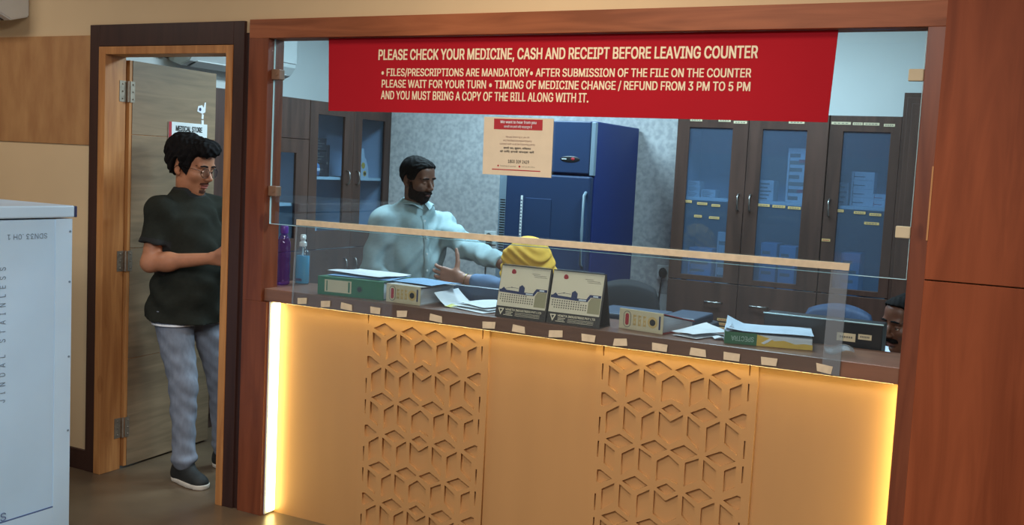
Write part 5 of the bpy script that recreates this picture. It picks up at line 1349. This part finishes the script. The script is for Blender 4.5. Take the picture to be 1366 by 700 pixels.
# collar: folded band with two points at the front
bm = new_bm(); n0 = J2['neck'] + fw * .010 + V3(0, 0, -.012)
rows = []
for k in range(41):
    a = -PI + .20 + (2 * PI - .40) * k / 40; side = abs(a) / PI      # 1 at the front opening
    dr = -(fw * math.cos(a)) + rt * math.sin(a)
    tip = max(0, (side - .80) / .14) if side < .94 else 1
    dn = .006 + .030 * tip - .02 * side
    rows.append([bm.verts.new(n0 + dr * r + V3(0, 0, zz) + fw * .018 * tip * s_) for r, zz, s_ in ((.062, .000 - .035 * side, 0), (.060, .046 - .035 * side, 0), (.068, .050 - .035 * side, 0), (.100, .012 - dn - .012 * side, 1))])
for k in range(40):
    for j in range(3): bm.faces.new((rows[k][j], rows[k + 1][j], rows[k + 1][j + 1], rows[k][j + 1]))
bmesh.ops.recalc_face_normals(bm, faces=bm.faces)
bmesh.ops.solidify(bm, geom=bm.faces[:], thickness=.003); obj('collar', bm, 'shirt_blue', sh2, smooth='auto')
def on_front(par_f, base, z, off):
    """point on the shirt front at height z: march along fw"""
    for k in range(400):
        q = base + fw * (.30 - .001 * k) + V3(0, 0, z)
        i, j, l = int(np.searchsorted(par_f.x, q[0])), int(np.searchsorted(par_f.y, q[1])), int(np.searchsorted(par_f.z, q[2]))
        if par_f.F[min(i, par_f.F.shape[0] - 1), min(j, par_f.F.shape[1] - 1), min(l, par_f.F.shape[2] - 1)] < 0: return q + fw * off
    return q
bm = new_bm(); pr_ = []
for k in range(24):
    z = 1.315 - .022 * k; pr_.append((on_front(f, c0 + rt * .016, z, .0035), on_front(f, c0 - rt * .016, z, .0035)))
vs = [(bm.verts.new(a), bm.verts.new(b)) for a, b in pr_]
for k in range(23): bm.faces.new((vs[k][0], vs[k][1], vs[k + 1][1], vs[k + 1][0]))
bmesh.ops.recalc_face_normals(bm, faces=bm.faces); bmesh.ops.solidify(bm, geom=bm.faces[:], thickness=.003); obj('button_placket', bm, 'shirt_blue', sh2, smooth=True)
for k in range(6):
    bm = new_bm(); q = on_front(f, c0, 1.29 - .085 * k, .004); cyl(bm, q, q + fw * .003, .006, seg=14); obj('button', bm, 'button_pale', sh2)
f = Field((-3.3, .80, .05), (-2.66, 1.46, .90), .006)
for q in (-1, 1): f.cap(Q(0, .085 * q, .84), Q(.01, .10 * q, .46), .10, .075, .03); f.cap(Q(.01, .10 * q, .46), Q(0, .10 * q, .08), .072, .058, .02)
f.plane((0, 0, .05), (0, 0, -1)); fobj('trousers', f, 'trousers_dark', p2)
for q in (-1, 1):
    a = Q(-.09, .10 * q, 0); b = Q(.17, .12 * q, 0); shoe(p2, a[:2], b[:2])
f, L = H2.shell(lids=.7); x, y, z = L; F0 = f.F.copy()
line = np.interp(y, [-.12, -.082, -.062, -.050, -.034, -.010, .012, .032, .050, .12], [.092, .086, .068, .050, .012, .006, .036, .014, -.040, -.05])
thick = np.interp(z, [-.06, .0, .05, .12], [.003, .004, .008, .015])
f.F = (smax(F0 - thick, line - z, .01) + strands(L, .0016, 260, 210)).astype(np.float32); fobj('hair', f, 'hair_black', p2)
f.F = brows(f, L, F0).astype(np.float32); fobj('eyebrows', f, 'hair_black', p2)
ax = np.abs(x); jaw = np.interp(y, [-.13, -.088, -.06, -.035, -.022, -.008, .01], [-.045, -.044, -.046, -.035, .0, .0, -.3])
mouth = np.sqrt((x / .021) ** 2 + ((z + .064) / .0085) ** 2) - 1
bd = np.maximum.reduce([z - jaw, y - .006, -.126 - z, -mouth * .006])
f.F = (smax(F0 - .0046, bd, .004) + strands(L, .0008, 420, 380)).astype(np.float32); fobj('beard', f, 'beard_black', p2)

# --- the seated woman with the yellow headscarf
p3 = thing('person', 'seated person with yellow headscarf and blue sleeve holding out a hand', 'person', (-2.13, .98, 0))
H3 = Head((-2.205, .935, 1.135), R_(158), R_(8), 0, .98)
hd3 = R_(165); fw3 = V3(math.cos(hd3), math.sin(hd3), 0); lf3 = V3(-math.sin(hd3), math.cos(hd3), 0); c3 = V3(-2.12, .985, 0)
Q3 = lambda a, b, z: c3 + fw3 * a + lf3 * b + V3(0, 0, z)
sL, eL, wL = Q3(0, .165, .90), V3(-2.255, .815, 1.012), V3(-2.490, .805, 1.044)
f = Field((-2.74, .56, .02), (-1.80, 1.30, 1.30), .0045)
f.ell(Q3(0, 0, .78), (.10, .13, .19), .05); f.cap(Q3(0, 0, .70), Q3(-.03, 0, .55), .11, .12, .05); f.cap(Q3(.0, 0, .93), H3.w(0, .015, -.05), .048, .046, .03)
f.cap(Q3(0, 0, .90), sL, .045, .045, .04); f.cap(sL, eL, .042, .040, .02); f.cap(eL, wL, .041, .027, .02)
sR_, eR_, wR_ = Q3(0, -.165, .90), Q3(.03, -.20, .66), Q3(.24, -.10, .64)
f.cap(Q3(0, 0, .90), sR_, .045, .045, .04); f.cap(sR_, eR_, .042, .036, .02); f.cap(eR_, wR_, .036, .022, .02)
for q in (-1, 1): f.cap(Q3(0, .08 * q, .56), Q3(.40, .09 * q, .54), .075, .05, .03); f.cap(Q3(.40, .09 * q, .54), Q3(.38, .09 * q, .07), .048, .032, .02); f.cap(Q3(.36, .09 * q, .04), Q3(.52, .09 * q, .03), .03, .022, .02)
hand(f, wL, (-1, .0, .05), (-.35, 0, 1), (0, 1, 0), .42, -1, .93, 1.10, .10); hand(f, wR_, fw3, lf3, V3(0, 0, -1), .3, 1, .6, .95)
H3.grow(f, .5); b3 = fobj('body', f, ['skin_arm', 'lip_brown'], p3, lipfn(H3)); H3.eyes(b3, -.2)
f = Field((-2.68, .58, .10), (-1.82, 1.28, 1.14), .005)
f.ell(Q3(0, 0, .78), (.128, .155, .20), .05); f.cap(Q3(0, 0, .72), Q3(-.02, 0, .56), .135, .155, .05)
for s0, e0, w0, ct in ((sL, eL, wL, .66), (sR_, eR_, wR_, .8)): f.cap(Q3(0, 0, .89), s0, .058, .058, .04); f.cap(s0, e0, .060, .054, .02); f.cap(e0, w0, .054, .040, .02, cut=ct)
f.ell(eL * .34 + wL * .66, (.016, .043, .043), .01)
for q in (-1, 1): f.cap(Q3(0, .08 * q, .56), Q3(.40, .09 * q, .545), .095, .072, .03); f.cap(Q3(.40, .09 * q, .54), Q3(.38, .09 * q, .16), .07, .08, .02)
f.wrinkle(.0025, [(40, 30, 34, 0.), (-34, 46, 28, 1.5)]); fobj('tunic', f, 'kurta_blue', p3)
bm = new_bm(); q0 = eL * .14 + wL * .86; ax_ = nrm(wL - eL); u_ = nrm(np.cross(ax_, (0, 0, 1))); v_ = np.cross(ax_, u_)
tube(bm, [q0 + .0305 * (math.cos(a) * u_ + math.sin(a) * v_) for a in [2 * PI * k / 20 for k in range(21)]], .0022, 6); obj('bangle', bm, 'bangle_gold', p3, smooth=True)
f = Field((-2.46, .70, .74), (-1.86, 1.26, 1.33), .0042)
f.ell(H3.w(0, .012, .030), np.array((.098, .115, .100)), .03, H3.R); f.cap(H3.w(0, .035, -.02), Q3(-.03, 0, .93), .105, .12, .05)
f.cap(Q3(-.02, .02, .93), Q3(.0, .13, .86), .10, .085, .05); f.cap(Q3(-.02, 0, .93), Q3(0, -.14, .86), .10, .085, .05); f.cap(Q3(.05, .06, .96), Q3(.09, -.04, .80), .075, .06, .04)
f.cap(H3.w(.085, -.03, .05), H3.w(.08, -.06, -.13), .030, .045, .03); f.cap(H3.w(-.085, -.03, .05), H3.w(-.08, -.06, -.13), .030, .045, .03)
X, Y, Z = f.x[:, None, None], f.y[None, :, None], f.z[None, None, :]
lx, ly, lz = H3.local(X, Y, Z)
w_ = lz * .9 + ly * .65
f.F += (.0034 * np.sin(w_ * 160 + 2.0 * np.sin(lx * 30)) * np.clip((.10 - lz) / .08, 0, 1) + .0022 * np.sin(w_ * 90 + lx * 40)).astype(np.float32)
f.F = np.maximum(f.F, -((np.sqrt((lx / .062) ** 2 + ((lz + .01) / .098) ** 2 + ((ly + .10) / .085) ** 2) - 1) * .06)).astype(np.float32)
fobj('headscarf', f, 'scarf_yellow', p3)
f, L = H3.shell(lids=.5); x, y, z = L; F0 = f.F.copy()
line = np.interp(y, [-.12, -.08, -.06, -.045, .0, .12], [.074, .068, .05, .01, .04, .0])
f.F = smax(F0 - .008, line - z, .01).astype(np.float32); fobj('hair', f, 'hair_black', p3); f.F = brows(f, L, F0).astype(np.float32); fobj('eyebrows', f, 'hair_black', p3)
office_chair('office_chair', 'black chair under the seated woman in the yellow headscarf', -2.07, 1.01, R_(165) - PI / 2 + PI, 'chair_fabric', .90)

# --- the man sitting at the right edge
p4 = thing('person', 'moustached person in pale shirt seated at the right edge, half hidden by the post', 'person', (-.44, .99, 0))
H4 = Head((-.466, .92, 1.036), R_(-134), R_(6), R_(2), 1.0)
hd4 = R_(-110); fw4 = V3(math.cos(hd4), math.sin(hd4), 0); lf4 = V3(-math.sin(hd4), math.cos(hd4), 0); c4 = V3(-.42, 1.02, 0)
Q4 = lambda a, b, z: c4 + fw4 * a + lf4 * b + V3(0, 0, z)
f = Field((-.80, .52, .02), (.02, 1.35, 1.22), .0045, (.90, 1.20, .0032))
f.ell(Q4(0, 0, .74), (.13, .13, .19), .05); f.cap(Q4(0, 0, .66), Q4(-.03, 0, .55), .12, .13, .05); f.cap(Q4(.0, 0, .89), H4.w(0, .015, -.05), .052, .048, .03)
arms4 = []
for q in (-1, 1):
    s_, e_, w_ = Q4(0, .18 * q, .85), Q4(.05, .21 * q, .62), Q4(.22, .11 * q, .66); arms4.append((s_, e_, w_))
    f.cap(Q4(0, 0, .87), s_, .05, .05, .05); f.cap(s_, e_, .045, .037, .02); f.cap(e_, w_, .037, .025, .02); hand(f, w_, fw4 + V3(0, 0, .05), -lf4 * q, V3(0, 0, -1), .3, q, .6)
    f.cap(Q4(0, .09 * q, .56), Q4(.36, .10 * q, .55), .08, .055, .03); f.cap(Q4(.36, .10 * q, .55), Q4(.34, .10 * q, .07), .05, .034, .02); f.cap(Q4(.32, .10 * q, .04), Q4(.47, .10 * q, .03), .032, .024, .02)
H4.grow(f, .35, 1.3); b4 = fobj('body', f, ['skin_dark', 'lip_brown'], p4, lipfn(H4)); H4.eyes(b4, -.2)
f = Field((-.82, .55, .46), (.02, 1.36, .99), .005)
f.ell(Q4(0, 0, .75), (.155, .155, .19), .05); f.cap(Q4(0, 0, .68), Q4(-.02, 0, .56), .15, .155, .05); f.cap(Q4(0, 0, .86), Q4(0, 0, .905), .085, .068, .03)
for s_, e_, w_ in arms4: f.cap(Q4(0, 0, .86), s_, .062, .062, .05); f.cap(s_, e_, .064, .054, .02); f.cap(e_, w_, .055, .042, .02, cut=.95)
f.wrinkle(.0025, [(40, 30, 34, 0.), (-34, 46, 28, 1.5)]); f.cap(H4.w(0, .03, -.06), Q4(.01, 0, .90), .062, .060, .006, mode='sub'); fobj('shirt', f, 'shirt_pale', p4)
f = Field((-.86, .46, .08), (.06, 1.3, .66), .006)
for q in (-1, 1): f.cap(Q4(0, .09 * q, .56), Q4(.36, .10 * q, .55), .10, .075, .03); f.cap(Q4(.36, .10 * q, .55), Q4(.34, .10 * q, .10), .072, .06, .02)
f.plane((0, 0, .09), (0, 0, -1)); fobj('trousers', f, 'trousers_dark', p4)
f, L = H4.shell(lids=.35, nose=1.3); x, y, z = L; F0 = f.F.copy()
line = np.interp(y, [-.12, -.075, -.055, -.045, -.03, -.010, .012, .032, .050, .12], [.096, .088, .066, .03, -.01, .0, .036, .012, -.045, -.06])
f.F = (smax(F0 - np.interp(z, [-.06, .0, .05, .12], [.004, .006, .010, .014]), line - z, .006) + .6 * strands(L, .0016, 260, 210)).astype(np.float32); fobj('hair', f, 'hair_black', p4)
f.F = brows(f, L, F0).astype(np.float32); fobj('eyebrows', f, 'hair_black', p4)
ms = np.maximum.reduce([np.abs(z + .047 + .22 * np.abs(x)) - .008, np.abs(x) - .032, y + .06]); f.F = smax(F0 - .005, ms, .004).astype(np.float32); fobj('moustache', f, 'hair_black', p4)
office_chair('office_chair', 'black chair under the seated man at the right edge', -.40, 1.05, R_(-110) + PI / 2, 'chair_fabric', .88)
